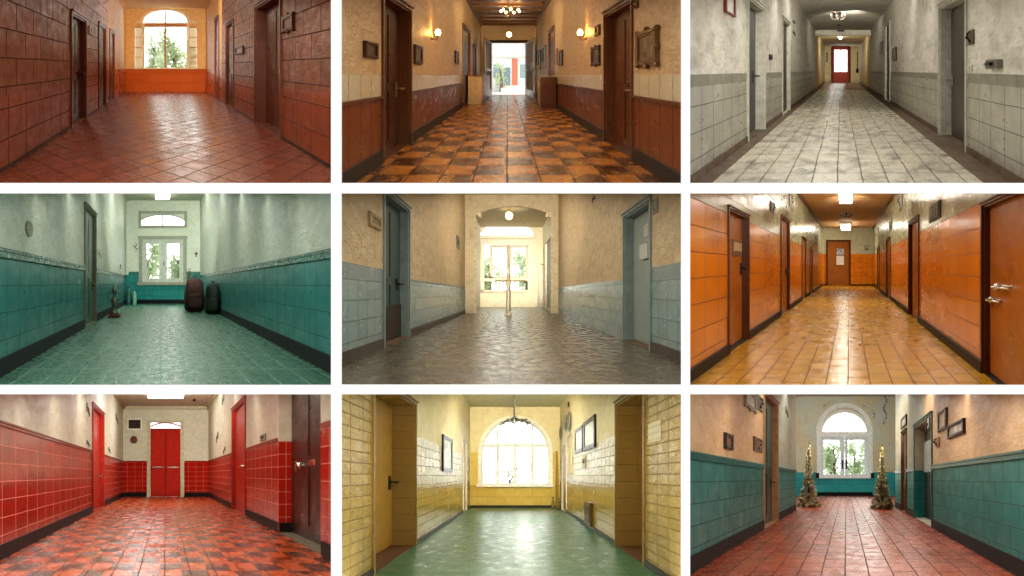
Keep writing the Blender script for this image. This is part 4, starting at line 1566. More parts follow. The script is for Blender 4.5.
def ornament(R, u, y, tall, w, label):
    """weathered metal figure-like candle stand on a red block"""
    rt = root(R, 'metal_ornament', u, y, 0, label, 'ornament')
    mb = MB(R)
    mb.cbox(u - w * 0.5, u + w * 0.5, y - w * 0.4, y + w * 0.4, 0, tall * 0.1, 0.012)
    mb.build('base', plain('brick red block', '7a4030', 0.6), rt)
    mb = MB(R)
    mb.lathe(u, y, tall * 0.1, [(w * 0.38, 0), (w * 0.34, tall * 0.06), (w * 0.16, tall * 0.12), (w * 0.24, tall * 0.26), (w * 0.3, tall * 0.36), (w * 0.18, tall * 0.5), (w * 0.1, tall * 0.58), (w * 0.22, tall * 0.66), (w * 0.24, tall * 0.74), (w * 0.12, tall * 0.82), (w * 0.05, tall * 0.9)], 12)
    mb.build('body', plain('tarnished bronze', '7c7460', 0.35, 0.5), rt, smooth=True)
    for k in (-1, 1):
        mb = MB(R)
        mb.tube([(u + k * w * 0.2, y, tall * 0.5), (u + k * w * 0.5, y, tall * 0.55), (u + k * w * 0.52, y, tall * 0.72), (u + k * w * 0.3, y, tall * 0.78)], w * 0.06, 7)
        mb.build('scroll_arm', plain('tarnished bronze', '7c7460', 0.35, 0.5), rt, smooth=True)
    return rt
s4 = R.sf(368)
ornament(R, R.uu(s4, 336), R.y(s4), 96 / s4 * m, 34 / s4 * m, 'tarnished bronze ornament on a red block beside the left wall')
def bottle(R, u, y, h, r, mat, label, group=None):
    rt = root(R, 'gas_bottle', u, y, 0, label, 'bottle', group)
    mb = MB(R)
    mb.lathe(u, y, 0, [(r * 0.9, 0), (r, h * 0.04), (r, h * 0.66), (r * 0.8, h * 0.78), (r * 0.32, h * 0.86), (r * 0.28, h * 0.95)], 16)
    mb.build('body', mat, rt, smooth=True)
    mb = MB(R)
    mb.lathe(u, y, h * 0.94, [(r * 0.4, 0), (r * 0.4, h * 0.06)], 10)
    mb.build('cap', IRON, rt)
s5 = 0.212
bottle(R, R.uu(s5, 378), R.y(s5), 52 / s5 * m, 8 / s5 * m, plain('dark green metal bottle', '2f5a4c', 0.4), 'dark green metal bottle in the far left corner of the teal corridor')
bottle(R, R.uu(s5, 395), R.y(s5), 44 / s5 * m, 7 / s5 * m, plain('pale green metal bottle', '6fa58f', 0.4), 'pale green metal bottle right of the dark green one in the corner')
s6 = 0.24
spray(R, R.uu(0.245, 354), R.y(0.245), R.hb(112), 30 / 0.245 * m, 0.055, plain('cream little vase', 'b8ab84', 0.4), plain('straw petals', 'b79f62', 0.6), 'little vase of straw flowers on the cap band at the left wall', n=14)

soffit_fill(R, 2.5, (0.98, 1.0, 0.95))
end_fill(R, 0.36, 330, (0.96, 1.0, 0.95))

# ================================================================== 5 pale blue-tiled corridor
R = Room('pale blue-tiled corridor', 2.939, 340, 192, (341.8, 193.7, 680.8, 384.6), (503, 300), 563, -630, 645, 1358, 0.1445)
m = R.m
lo5 = dict(kind='tile', c1='93a8a6', c2='86a09f', mo='56665f', w=0.2, h=0.2, ms=0.004, at=(0, -(R.hb(62) % 0.2)), rough=(0.14, 0.32), wob=0.3, dirt='66746a', damt=0.4)
bd5 = dict(lo5, c1='84979a', c2='7b9094', w=0.3, h=0.4)
up5 = dict(kind='plaster', c1='cdb68c', c2='bfa67b', rough=(0.4, 0.6), bump=1.6, wsc=8.0, dirt='8c734a', damt=0.5, dsc=3.2)
w5n = finish('cream plaster over blue tile, near', (R.hb(66), lo5), (R.hb(122), bd5), (9, up5), dist=0.012, grime=('4b4338', 0.3, 0.5))
w5 = finish('cream plaster over blue tile', (R.hb(85), lo5), (9, up5), dist=0.012, grime=('4b4338', 0.3, 0.5))
fl5 = finish('worn grey stone floor', (9, dict(kind='tile', c1='62594a', c2='564d3e', mo='4c4436', w=0.5, h=0.5, ms=0.001, rough=(0.14, 0.42), bump=0.5, wob=0.75, wsc=9.0, dirt='2e281e', damt=0.65, dsc=5.0)), dist=0.012)
ce5 = finish('cream soffit', (9, dict(kind='plaster', c1='cdbf9c', c2='bfb08c', rough=(0.6, 0.8), bump=0.4)))
cs5 = plain('blue grey casing', '8b9a98', 0.45, c2='76857f')
shell(R, fl5, ce5)
door(R, 'L', 128, 202, 52, 50, plain('dark teal door', '2b4a4c', 0.35, c2='223c3e'), cs5, 'dark teal door with a brown kick plate', hm=IRON, hh=R.hb(60), kick=plain('brown kick plate', '2f2119', 0.4), thr=plain('worn wood sill', '6a5138', 0.6))
door(R, 'R', 914, 836, 72, 50, plain('pale sage door', '98a39a', 0.4, c2='87938a'), cs5, 'pale sage door with paper notices', hm=IRON, hh=R.hb(172), hy=0.2, style='flat', thr=plain('worn wood sill', '6a5138', 0.6))
lf, ul, ya, yb, H, d = R.last
def on_leaf(R, side, x, rec): return R.wy(side, x, rec)
for nm, xa, xb, yt, yb_ in (('paper_notice', 907, 884, 153, 196), ('paper_notice', 908, 897, 95, 132)):
    mb = MB(R)
    y0_, y1_ = on_leaf(R, 'R', xa, 50), on_leaf(R, 'R', xb, 50)
    xm = (xa + xb) / 2
    h1, h0 = R.wh('R', xm, yt, 50), R.wh('R', xm, yb_, 50)
    mb.box(ul - 0.012, ul - 0.017, y0_, y1_, h0, h1)
    mb.build(nm, paper('printed notice', 'cfcfc4', '55564f'), lf)
yar = R.y(0.215)
R.op['R'].append((R.wy('R', 628), R.wy('R', 606), R.wh('R', 606, 150)))
DOORN[0] += 1
u = R.uR
y0_, y1_ = R.op['R'][-1][0], R.op['R'][-1][1]
Hd = R.op['R'][-1][2]
rt = root(R, 'door_%d' % DOORN[0], u, (y0_ + y1_) / 2, 0, 'narrow cream door in the vestibule beyond the arch', 'door', kind='structure')
mb = MB(R)
mb.box(u - 0.03, u + 0.02, y0_ - 0.05, y0_ + 0.02, 0, Hd + 0.06)
mb.box(u - 0.03, u + 0.02, y1_ - 0.02, y1_ + 0.05, 0, Hd + 0.06)
mb.box(u - 0.03, u + 0.02, y0_, y1_, Hd - 0.02, Hd + 0.06)
mb.build('casing', CREAMW, rt)
mb = MB(R)
mb.box(u + 0.02, u + 0.05, y0_, y1_, 0, Hd)
mb.build('door_leaf', plain('dun vestibule door', '8f8465', 0.5), rt)
w5v = finish('cream vestibule plaster', (9, dict(kind='plaster', c1='e0d5b6', c2='d6c9a6', rough=(0.5, 0.7), bump=0.5)), grime=('8a7f64', 0.4, 0.5))
side_wall(R, 'L', [(R.wy('L', 165), w5n), (yar, w5), (R.ye, w5v)])
side_wall(R, 'R', [(R.wy('R', 876), w5n), (yar, w5), (R.ye, w5v)])
sk5 = plain('stained grey skirting', '4d463a', 0.5)
for sd in 'LR':
    run(R, sd, 'baseboard_' + SIDE[sd], 'stained grey skirting', 'baseboard', sk5, 0, 46 * m, 0.016, y1=yar)
run(R, 'L', 'trim_1', 'blue tile cap', 'dado cap', cs5, R.hb(85), R.hb(93), 0.016, y0=R.wy('L', 202), y1=yar)
run(R, 'R', 'trim_1', 'blue tile cap', 'dado cap', cs5, R.hb(85), R.hb(93), 0.016, y0=R.wy('R', 834), y1=yar)
# the arch across the corridor
SA = 0.215
acx, arx = 510, 115
ah = lambda x: 42 + 26 * (abs(x - acx) / arx) ** 2.2
ahf = lambda u_: R.hh(SA, ah(R.vx + u_ * SA / m))
front_wall(R, SA, R.uL, R.uR, 0, R.H, [(R.uu(SA, 397), R.uu(SA, 624), 0, ahf)], finish('arch plaster', (9, dict(up5, c1='c2b08c', c2='b4a17b')), grime=('6b5d44', 0.5, 0.5)), 'wall_arch', 'arched cross wall of the pale blue-tiled corridor')
mb = MB(R)
yv0, yv1 = yar, yar + 0.14
pts = [397 + (624 - 397) * i / 20 for i in range(21)]
for a, b in zip(pts, pts[1:]):
    mb.quad((R.uu(SA, a), yv0, R.hh(SA, ah(a))), (R.uu(SA, b), yv0, R.hh(SA, ah(b))), (R.uu(SA, b), yv1, R.hh(SA, ah(b))), (R.uu(SA, a), yv1, R.hh(SA, ah(a))))
mb.quad((R.uu(SA, 397), yv0, 0), (R.uu(SA, 397), yv0, R.hh(SA, 68)), (R.uu(SA, 397), yv1, R.hh(SA, 68)), (R.uu(SA, 397), yv1, 0))
mb.quad((R.uu(SA, 624), yv0, 0), (R.uu(SA, 624), yv1, 0), (R.uu(SA, 624), yv1, R.hh(SA, 68)), (R.uu(SA, 624), yv0, R.hh(SA, 68)))
struct(mb.build('trim_7', plain('pale arch lining', 'd8cba8', 0.5)), 'pale lining of the arch in the pale blue-tiled corridor', 'arch lining')
for x0, x1, w_ in ((394, 416, 'left'), (604, 626, 'right')):
    mb = MB(R)
    mb.cbox(R.uu(SA, x0), R.uu(SA, x1), yar - 0.05, yar + 0.02, R.hh(SA, 76), R.hh(SA, 62), 0.02)
    mb.ball(R.uu(SA, (x0 + x1) / 2), yar - 0.04, R.hh(SA, 70), 0.06)
    struct(mb.build('trim_8', plain('pale corbel', 'd6c8a2', 0.5)), 'small corbel at the %s spring of the arch' % w_, 'corbel')
    mb = MB(R)
    xm = x0 + 4 if w_ == 'left' else x1 - 4
    mb.box(R.uu(SA, xm - 3), R.uu(SA, xm + 3), yar - 0.03, yar, 0, R.hh(SA, 72))
    struct(mb.build('pillar', plain('chipped pillar edge', 'c9bd9c', 0.5, c2='90866a')), 'slim pillar at the %s side of the arch' % w_, 'pillar')
S = R.send
fh = lambda u_: R.hh(S, 130 - 46 * math.sqrt(max(0, 1 - ((R.vx + u_ * S / m - 491) / 79) ** 2)))
front_wall(R, S, R.uL, R.uR, 0, R.H, [(R.uu(S, 420), R.uu(S, 556), R.hh(S, 290), R.hh(S, 152)), (R.uu(S, 414), R.uu(S, 568), R.hh(S, 130), fh)], w5v)
wn = root(R, 'window_4', R.uu(S, 491), R.ye, R.hh(S, 290), 'cream window with sidelights beyond the arch of the pale blue-tiled corridor', 'window', kind='structure')
wp5 = plain('cream window paint', 'e6dcc0', 0.4)
wt5 = plain('tan casement paint', 'c9b692', 0.4)
mb = MB(R)
for q in ((414, 146, 424, 292), (552, 146, 562, 292), (410, 142, 566, 154), (410, 254, 566, 262), (410, 288, 566, 294)):
    fbox(mb, S, *q, 0.06, 0.05)
fr = mb.build('window_frame', wp5, wn)
mb = MB(R)
for q in ((440, 156, 448, 254), (490, 156, 504, 254), (546, 156, 553, 254), (440, 156, 553, 164), (440, 248, 553, 254)):
    fbox(mb, S, *q, 0.08, 0.03)
fbox(mb, S, 466, 262, 470, 290, 0.04, 0.03)
fbox(mb, S, 510, 262, 514, 290, 0.04, 0.03)
mb.build('sash', wt5, wn)
for q in ((424, 154, 440, 254), (448, 164, 490, 248), (504, 164, 546, 248), (424, 262, 466, 289), (470, 262, 510, 289), (514, 262, 553, 289)):
    fquad(MB(R), S, *q, 0.03).build('pane', GLASS, fr)
wn = root(R, 'window_5', R.uu(S, 491), R.ye, R.hh(S, 132), 'low arched fanlight beyond the arch of the pale blue-tiled corridor', 'window', kind='structure')
mb = MB(R)
mb.band([(R.uu(S, x), R.hh(S, 130 - 46 * math.sqrt(max(0, 1 - ((x - 491) / 79.0) ** 2)))) for x in range(414, 569, 7)], 0.07, R.ye - 0.05, R.ye + 0.03)
fbox(mb, S, 408, 129, 574, 137, 0.08, 0.03)
fr = mb.build('window_frame', wp5, wn)
arcpane(R, S, 491, 130, 79, 46, R.ye + 0.02, 414, 568).build('pane', GLASS, fr)
outdoor_ground(R, S, 250, 760, -0.2, LAWN)
tree(R, R.uu(S, 430), R.ye + 2.0, -0.2, 3.6, 1.2, LEAF, BARK, 'pale tree outside the window beyond the arch, on its left', 1200, 0.12)
tree(R, R.uu(S, 560), R.ye + 4.0, -0.2, 3.8, 1.2, LEAF, BARK, 'pale tree outside the window beyond the arch, on its right', 1200, 0.12)
# pedestal stand in the arch
s0 = R.sf(362)
u0, y0_ = R.uu(s0, 495), R.y(s0)
rt = root(R, 'pedestal_stand', u0, y0_, 0, 'pale turned pedestal with a thin cross shelf standing under the arch', 'pedestal')
k = m / s0
mb = MB(R)
mb.lathe(u0, y0_, 0, [(11 * k, 0), (11 * k, 3 * k), (8 * k, 8 * k), (6 * k, 14 * k)], 16)
mb.build('foot', plain('chalky white stand', 'cfc4aa', 0.5, c2='ab9e84'), rt, smooth=True)
mb = MB(R)
mb.lathe(u0, y0_, 12 * k, [(7.5 * k, 0), (6.5 * k, 20 * k), (6.5 * k, 70 * k), (8 * k, 80 * k), (10 * k, 88 * k)], 16)
mb.build('column', plain('chalky white stand', 'cfc4aa', 0.5, c2='ab9e84'), rt, smooth=True)
mb = MB(R)
mb.box(u0 - 38 * k, u0 + 52 * k, y0_ - 0.08, y0_ + 0.08, 99 * k, 104 * k)
mb.build('shelf', plain('weathered shelf board', 'a08d6c', 0.5), rt)
mb = MB(R)
mb.lathe(u0, y0_, 104 * k, [(5 * k, 0), (4 * k, 20 * k), (3.5 * k, 90 * k), (5 * k, 96 * k), (2 * k, 104 * k)], 12)
mb.build('upper_post', plain('chalky tan post', 'bba988', 0.5), rt, smooth=True)
mb = MB(R)
mb.box(u0 - 34 * k, u0 - 24 * k, y0_ - 0.06, y0_ + 0.02, 66 * k, 98 * k)
tag(mb.build('hanging_cloth', plain('white hanging cloth', 'e6e0d0', 0.8)), 'small white cloth hanging from the cross shelf under the arch', 'cloth')
pendant(R, R.uu(0.185, 497), R.y(0.185), R.H, R.H - R.hh(0.185, 70), 11 / 0.185 * m, BRASS, glow('yellow globe', 'ffdf90', 5.0), 'glowing yellow pendant lamp under the arch')
picture(R, 'L', 82, 116, 66, 106, plain('cream plaque rim', 'b59c74', 0.5), plain('brown cast relief', '8b7350', 0.5), 'small square cast plaque left of the dark teal door', 'wall_plaque', 'plaque', part='relief', bw=0.25)
plate(R, 'L', 342, 350, 130, 168, BLACK, 'narrow black slot on the left wall before the arch', 'wall_slot', 'slot', m2=IRON)
plate(R, 'R', 936, 922, 20, 62, plain('worn casing hinge', '9a9684', 0.5), 'pale bracket at the top corner of the sage door', 'wall_bracket', 'bracket', detail='bracket')
plate(R, 'R', 752, 744, 12, 28, IRON, 'small dark hook high on the right wall of the pale blue-tiled corridor', 'wall_hook', 'hook', detail='hook')
# coat on a peg in the vestibule
yy = R.wy('R', 600)
rt = root(R, 'hanging_coat', R.uR - 0.05, yy, R.wh('R', 600, 330), 'white coat hanging on the vestibule wall right of the window', 'coat')
mb = MB(R)
h0, h1 = R.wh('R', 600, 338), R.wh('R', 600, 215)
prof = [(0.16, 0), (0.14, 0.35), (0.11, 0.6), (0.13, 0.85), (0.07, 0.96), (0.02, 1.0)]
mb.lathe(R.uR - 0.16, yy, h0, [(r, t * (h1 - h0)) for r, t in prof], 14, sq=0.5)
mb.build('cloth', plain('white coat cloth', 'ded6c0', 0.8, c2='c4baa0'), rt, smooth=True)
mb = MB(R)
mb.tube([(R.uR, yy, h1 + 0.02), (R.uR - 0.16, yy, h1 + 0.04), (R.uR - 0.17, yy, h1 + 0.1)], 0.02, 6)
mb.build('peg', IRON, rt)

soffit_fill(R, 2.8, (1.0, 0.92, 0.8))
end_fill(R, 0.42, 330, (1.0, 0.93, 0.8))
end_fill(R, 0.2, 420, (1.0, 0.95, 0.85))

# ================================================================== 6 orange-tiled corridor
R = Room('orange-tiled corridor', 2.9375, 688, 192, (689.7, 193.7, 1032, 384.8), (473, 218), 565, -480, 435, 689, 0.164)
m = R.m
hd = R.hb(212)
or6 = dict(kind='tile', c1='e08420', c2='d67716', mo='6e360a', w=0.31, h=82 * m, ms=0.004, at=(0, -(hd % (82 * m))), rough=(0.1, 0.25), bump=1.2, wob=0.14, wsc=5.0, dirt='9c4a08', damt=0.3)
up6 = dict(kind='tile', c1='b7b592', c2='aaa985', mo='7d7b5c', w=0.2, h=0.45, ms=0.004, rough=(0.12, 0.3), wob=0.3, dirt='77744e', damt=0.5, dsc=4.0)
w6 = finish('orange glazed tile below olive cream tile', (hd, or6), (9, up6), dist=0.008)
w6e = finish('orange tile below cream plaster', (R.hh(0.164, 182), dict(or6, at=(0, 0))), (9, dict(kind='plaster', c1='c4c2a2', c2='b6b492', rough=(0.4, 0.6), bump=0.6, dirt='98926a', damt=0.4)))
fl6 = finish('ochre brick floor', (9, dict(kind='tile', c1='d8a42a', c2='c8941e', mo='5c3408', w=0.23, h=0.19, rot=math.pi / 2, off=0.5, ms=0.005, rough=(0.12, 0.32), bump=1.0, wob=0.6, dirt='8a5010', damt=0.5, dsc=4.0)), dist=0.007)
ce6 = finish('tan ceiling', (9, dict(kind='plaster', c1='c8a070', c2='bb9060', rough=(0.5, 0.7), bump=0.4)))
od6 = woody('orange brown door wood', 'b0641a', '9a5312')
cs6 = woody('dark brown door frame', '5a2c0c', '482006')
sk6 = plain('dark green black skirting', '191610', 0.6)
shell(R, fl6, ce6)
door(R, 'L', 117, 176, 72, 28, od6, cs6, 'orange-brown door with a small sign plate', hm=IRON, hh=R.hb(-8), hy=0.9, casing=6, style='flat', thr=sk6)
lf, ul, ya, yb, H, d = R.last
mb = MB(R)
y0_, y1_ = R.wy('L', 126, 28), R.wy('L', 152, 28)
h1, h0 = R.wh('L', 139, 142, 28), R.wh('L', 139, 188, 28)
mb.box(ul, ul + 0.03, y0_, y1_, h0, h1)
sg_ = mb.build('sign_plate', plain('brown sign board', '6b5030', 0.4), lf)
mb = MB(R)
mb.box(ul + 0.03, ul + 0.034, y0_ + 0.02, y1_ - 0.02, h0 + (h1 - h0) * 0.3, h1 - 0.03)
mb.build('notice', paper('sign notice', 'b09a70', '4a3518'), sg_)
door(R, 'L', 272, 296, 88, 14, od6, cs6, 'orange-brown door', casing=8, hm=IRON, hh=R.hb(-40))
door(R, 'L', 334, 346, 140, 10, od6, cs6, 'orange-brown door', casing=8)
door(R, 'L', 358, 365, 165, 8, od6, cs6, 'orange-brown door', casing=6)
door(R, 'R', 1030, 867, 38, 20, od6, cs6, 'wide orange-brown door with chrome handles', casing=6, style='flat', thr=sk6)
lf, ul, ya, yb, H, d = R.last
CHR = plain('bright chrome', 'd8d4cc', 0.15, 0.95)
for x, yy, w_, nm in ((930, 281, 26, 'pull_handle'), (908, 319, 18, 'lever_handle')):
    yv, hv = R.wy('R', x, 20), R.wh('R', x, yy, 20)
    dy = abs(R.wy('R', x + w_, 20) - yv)
    mb = MB(R)
    mb.box(ul, ul - 0.015, yv - dy * 1.0, yv + dy * 1.0, hv - 0.022, hv + 0.022)
    mb.lathe(ul, yv + dy * 0.7, hv, [(0.035, 0), (0.035, -0.03), (0.02, -0.05)], 12, axis='u')
    mb.tube([(ul, yv + dy * 0.7, hv), (ul - 0.06, yv + dy * 0.7, hv), (ul - 0.065, yv - dy * 0.7, hv + 0.005), (ul - 0.03, yv - dy * 0.85, hv)], 0.014, 8)
    mb.build(nm, CHR, lf, smooth=False)
door(R, 'R', 679, 650, 92, 20, od6, cs6, 'orange-brown recessed door', casing=8)
door(R, 'R', 595, 583, 142, 12, od6, cs6, 'orange-brown door', casing=8)
door(R, 'R', 563, 557, 165, 8, od6, cs6, 'orange-brown door', casing=6)
side_wall(R, 'L', [(R.ye, w6)])
side_wall(R, 'R', [(R.ye, w6)])
for sd in 'LR':
    run(R, sd, 'baseboard_' + SIDE[sd], 'near-black skirting', 'baseboard', sk6, 0, 38 * m, 0.03, pad=-0.01)
mb = MB(R)
for sd in (R.uL, R.uR):
    sg = 1 if sd < 0 else -1
    mb.box(sd, sd + sg * 0.05, FRONT / KD, R.ye, R.H - 0.07, R.H)
struct(mb.build('trim_2', woody('dark cornice', '4d3316', '3b250e')), 'dark cornice along the orange-tiled corridor', 'cornice')
S = R.send
front_wall(R, S, R.uL, R.uR, 0, R.H, [(R.uu(S, 409), R.uu(S, 475), 0, R.hh(S, 145))], w6e)
mb = MB(R)
fbox(mb, S, 395, 271, 408, 276, 0.03)
fbox(mb, S, 476, 271, 545, 276, 0.03)
struct(mb.build('baseboard_end', sk6), 'near-black skirting at the end of the orange-tiled corridor', 'baseboard')
rt = root(R, 'door_32', R.uu(S, 442), R.ye, 0, 'brown flat door with two posted papers at the end of the orange-tiled corridor', 'door', kind='structure')
mb = MB(R)
fbox(mb, S, 406, 142, 411, 276, 0.05, 0.05)
fbox(mb, S, 473, 142, 478, 276, 0.05, 0.05)
fbox(mb, S, 406, 141, 478, 146, 0.05, 0.05)
mb.build('door_frame', cs6, rt)
mb = MB(R)
fbox(mb, S, 411, 146, 473, 275, 0.0, 0.05)
lf = mb.build('door_leaf', woody('brown end door', 'a8642a', '96551f'), rt)
mb = MB(R)
fbox(mb, S, 437, 167, 458, 186, 0.012)
mb.build('photo_sheet', art('blue grey photo sheet', ['5a6a78', 'a8b4bc', 'e0e2e0'], 9), lf)
mb = MB(R)
fbox(mb, S, 436, 188, 458, 214, 0.012)
mb.build('paper_notice', paper('white printed sheet', 'e8e6dc', '6a6a66', 10), lf)
mb = MB(R)
mb.ball(R.uu(S, 469), R.ye - 0.04, R.hh(S, 217), 0.035)
mb.build('knob', BRASS, lf, smooth=True)
for (x0, x1, ya_, yb_) in ((443, 484, 30, -6), (450, 476, 103, 88)):
    pass
tube_light(R, R.uu(0.29, 445), R.uu(0.29, 482), R.y(0.335), R.y(0.276), R.H, glow('lit troffer', 'fffbe8', 16.0), HOUSE, 'long lit ceiling panel nearest the viewer in the orange-tiled corridor', 0.06)
tube_light(R, R.uu(0.18, 450), R.uu(0.18, 477), R.y(0.19), R.y(0.172), R.H - 0.02, glow('lit troffer', 'fffbe8', 16.0), HOUSE, 'short lit ceiling panel before the end door of the orange-tiled corridor', 0.2)
branch_light(R, R.uu(0.225, 465), R.y(0.225), R.H, 0.14, 0.21, IRON, plain('dusty dead bulb', '6a6558', 0.4), 'dark branched ceiling fitting between the two lit panels', 5)
VM = plain('dusty bronze grille', '6a664a', 0.45, 0.3)
plate(R, 'R', 744, 711, 34, 82, plain('shadowed vent back', '3f3c2a', 0.6), 'square openwork grille on the upper right wall of the orange-tiled corridor', 'vent_grille', 'vent', detail='grille', m2=VM)
plate(R, 'L', 241, 252, 30, 60, VM, 'dark bracket on the upper left wall between the first two doors', 'wall_bracket', 'bracket', detail='bracket', m2=IRON)
plate(R, 'L', 296, 306, 10, 46, VM, 'dark bracket high above the second left door', 'wall_bracket', 'bracket', detail='bracket', m2=IRON)
plate(R, 'L', 374, 380, 130, 158, VM, 'dark bracket near the far left corner of the orange-tiled corridor', 'wall_bracket', 'bracket', detail='bracket', m2=IRON)
plate(R, 'R', 630, 620, 12, 48, VM, 'dark bracket high on the right wall near the cornice', 'wall_bracket', 'bracket', detail='bracket', m2=IRON)
plate(R, 'R', 600, 592, 84, 112, VM, 'dark bracket above the third right door', 'wall_bracket', 'bracket', detail='bracket', m2=IRON)
rt = root(R, 'wall_clock', R.uu(S, 524), R.ye, R.hh(S, 168), 'tiny dark clock box on the end wall right of the brown door', 'clock')
mb = MB(R)
fbox(mb, S, 519, 158, 529, 170, 0.06)
mb.build('case', IRON, rt)
mb = MB(R)
fbox(mb, S, 521, 159, 527, 167, 0.065)
mb.build('dial', plain('pale dial', 'd0ceb8', 0.4), rt)
soffit_fill(R, 2.7, (1.0, 0.94, 0.8))
end_fill(R, 0.45, 130, (1.0, 0.94, 0.8))
end_fill(R, 0.3, 130, (1.0, 0.94, 0.8))
# ================================================================== 7 red-tiled corridor
R = Room('red-tiled corridor', 3.0476, 0, 390, (-8, 394.0, 331.5, 581), (505, 258), 567, -600, 600, 958, 0.217)
m = R.m
hd = R.hb(178)
rd7 = dict(kind='tile', c1='ac1e0e', c2='9c180b', mo='cf8474', w=0.25, h=0.155, ms=0.0042, at=(0, -(hd % 0.155)), rough=(0.13, 0.26), bump=0.8, wob=0.2, wsc=4.0, dirt='7e140a', damt=0.25, var=0.5)
up7 = dict(kind='plaster', c1='cfccb4', c2='c3bfa5', rough=(0.35, 0.55), bump=1.3, wsc=8.0, dirt='a39e80', damt=0.35)
w7 = finish('cream plaster over red tile', (hd, rd7), (9, up7), dist=0.008)
fl7 = finish('orange and brown quarry floor', (9, dict(kind='tile', c1='d8602a', c2='ca5320', mo='5a2413', w=0.19, h=0.19, ms=0.005, checker='43200f', cdist=0.12, rough=(0.14, 0.36), bump=0.8, wob=0.4, dirt='8a3416', damt=0.25, var=0.5)), dist=0.008)
ce7 = finish('cream ceiling seven', (9, dict(kind='plaster', c1='cdc8b0', c2='c2bca2', rough=(0.6, 0.8), bump=0.3)))
sk7 = plain('black tile skirting', '0f0d0b', 0.6)
redp = plain('red door paint', 'b3281c', 0.3, c2='9a2015')
redc = plain('red casing paint', 'a52a1e', 0.35, c2='7c2016')
cap7 = plain('dark red cap tile', '8f1d12', 0.2)
shell(R, fl7, ce7)
door(R, 'L', 281, 315, 75, 36, redp, redc, 'red door in a red casing', casing=12, hm=STEEL, hh=R.hb(-10), style='boards')
door(R, 'R', 982, 847, -60, 68, woody('very dark door wood', '3a1d12', '2c140b'), woody('dark door stop', '2c150c', '23100a'), 'very dark brown door in a red-tiled recess', casing=0, jamb=w7, thr=finish('grey stone sill', (9, dict(kind='plaster', c1='7c725c', c2='665c48', rough=(0.4, 0.6), bump=2.0, wsc=14.0))))
lf, ul, ya, yb, H, d = R.last
mb = MB(R)
yv, hv = R.wy('R', 918, 68), R.wh('R', 918, 231, 68)
dy = 0.09
mb.lathe(ul, yv, hv, [(0.04, 0), (0.04, -0.02), (0.018, -0.03)], 12, axis='u')
mb.tube([(ul, yv, hv), (ul - 0.07, yv, hv), (ul - 0.075, yv - 0.1, hv + 0.02)], 0.014, 8)
mb.tube([(ul - 0.06, yv, hv - 0.06), (ul - 0.065, yv, hv + 0.06)], 0.012, 8)
mb.build('handle', CHR, lf)
mb = MB(R)
yv = R.wy('R', 952, 68)
mb.box(ul, ul - 0.02, yv - 0.06, yv + 0.06, R.wh('R', 952, 230, 68), R.wh('R', 952, 212, 68))
mb.build('lock_plate', CHR, lf)
door(R, 'R', 749, 709, 62, 26, redp, redc, 'red door in a red casing', casing=12, hm=CHR, hh=R.hb(70), hy=0.25, style='flat')
R.op['R'].sort()
side_wall(R, 'L', [(R.ye, w7)])
side_wall(R, 'R', [(R.ye, w7)])
for sd in 'LR':
    run(R, sd, 'baseboard_' + SIDE[sd], 'black tile skirting', 'baseboard', sk7, 0, 55 * m, 0.014)
    run(R, sd, 'trim_1', 'dark red cap tile', 'dado cap', cap7, R.hb(178), R.hb(195), 0.018, prof=True)
# skirting and cap that return into the recess
yr = R.wy('R', 847)
mb = MB(R)
mb.box(R.uR, R.uR + 68 * m, yr - 0.05, yr - 0.03, 0, 55 * m)
struct(mb.build('baseboard_recess', sk7), 'black skirting on the return of the dark door recess', 'baseboard')
S = R.send
front_wall(R, S, R.uL, R.uR, 0, R.H, [(R.uu(S, 459), R.uu(S, 550), 0, R.hh(S, 97))], w7)
mb = MB(R)
fbox(mb, S, 375, 312, 447, 325, 0.02)
fbox(mb, S, 562, 312, 635, 325, 0.02)
struct(mb.build('baseboard_end', sk7), 'black skirting at the end of the red-tiled corridor', 'baseboard')
mb = MB(R)
fbox(mb, S, 375, 216, 447, 220, 0.02)
fbox(mb, S, 562, 216, 635, 220, 0.02)
struct(mb.build('trim_5', cap7), 'dark red cap tile at the end of the red-tiled corridor', 'dado cap')
for k, (a, b) in enumerate(((0.0, 0.1), (0.1, 0.17))):
    pass
mb = MB(R)
mb.box(R.uL, R.uR, R.ye - 0.06, R.ye, R.H - 0.1, R.H)
for sd in (R.uL, R.uR):
    sg = 1 if sd < 0 else -1
    mb.box(sd, sd + sg * 0.06, FRONT / KD, R.ye, R.H - 0.1, R.H)
    mb.box(sd, sd + sg * 0.1, FRONT / KD, R.ye, R.H - 0.04, R.H)
struct(mb.build('trim_2', plain('cream cornice', 'c2bb9c', 0.5)), 'cream cornice of the red-tiled corridor', 'cornice')
rt = root(R, 'door_33', R.uu(S, 504), R.ye, 0, 'red double door with an arched transom at the end of the red-tiled corridor', 'door', kind='structure')
mb = MB(R)
fbox(mb, S, 448, 96, 459, 325, 0.05, 0.06)
fbox(mb, S, 550, 96, 561, 325, 0.05, 0.06)
fbox(mb, S, 447, 94, 562, 99, 0.06, 0.06)
mb.build('door_frame', plain('cream door frame', 'c4bf9c', 0.4), rt)
mb = MB(R)
fbox(mb, S, 459, 117, 550, 123, 0.03, 0.05)
mb.band([(R.uu(S, 459 + 91 * i / 16), R.hh(S, 117 - 17 * math.sin(math.pi * (0.12 + 0.76 * i / 16)))) for i in range(17)], 0.04, R.ye - 0.02, R.ye + 0.04)
mb.build('transom_bar', redc, rt)
mb = MB(R)
fquad(mb, S, 459, 98, 550, 119, 0.03)
mb.build('transom_pane', glass('milky transom glass', 'eef2f0', 0.4), rt)
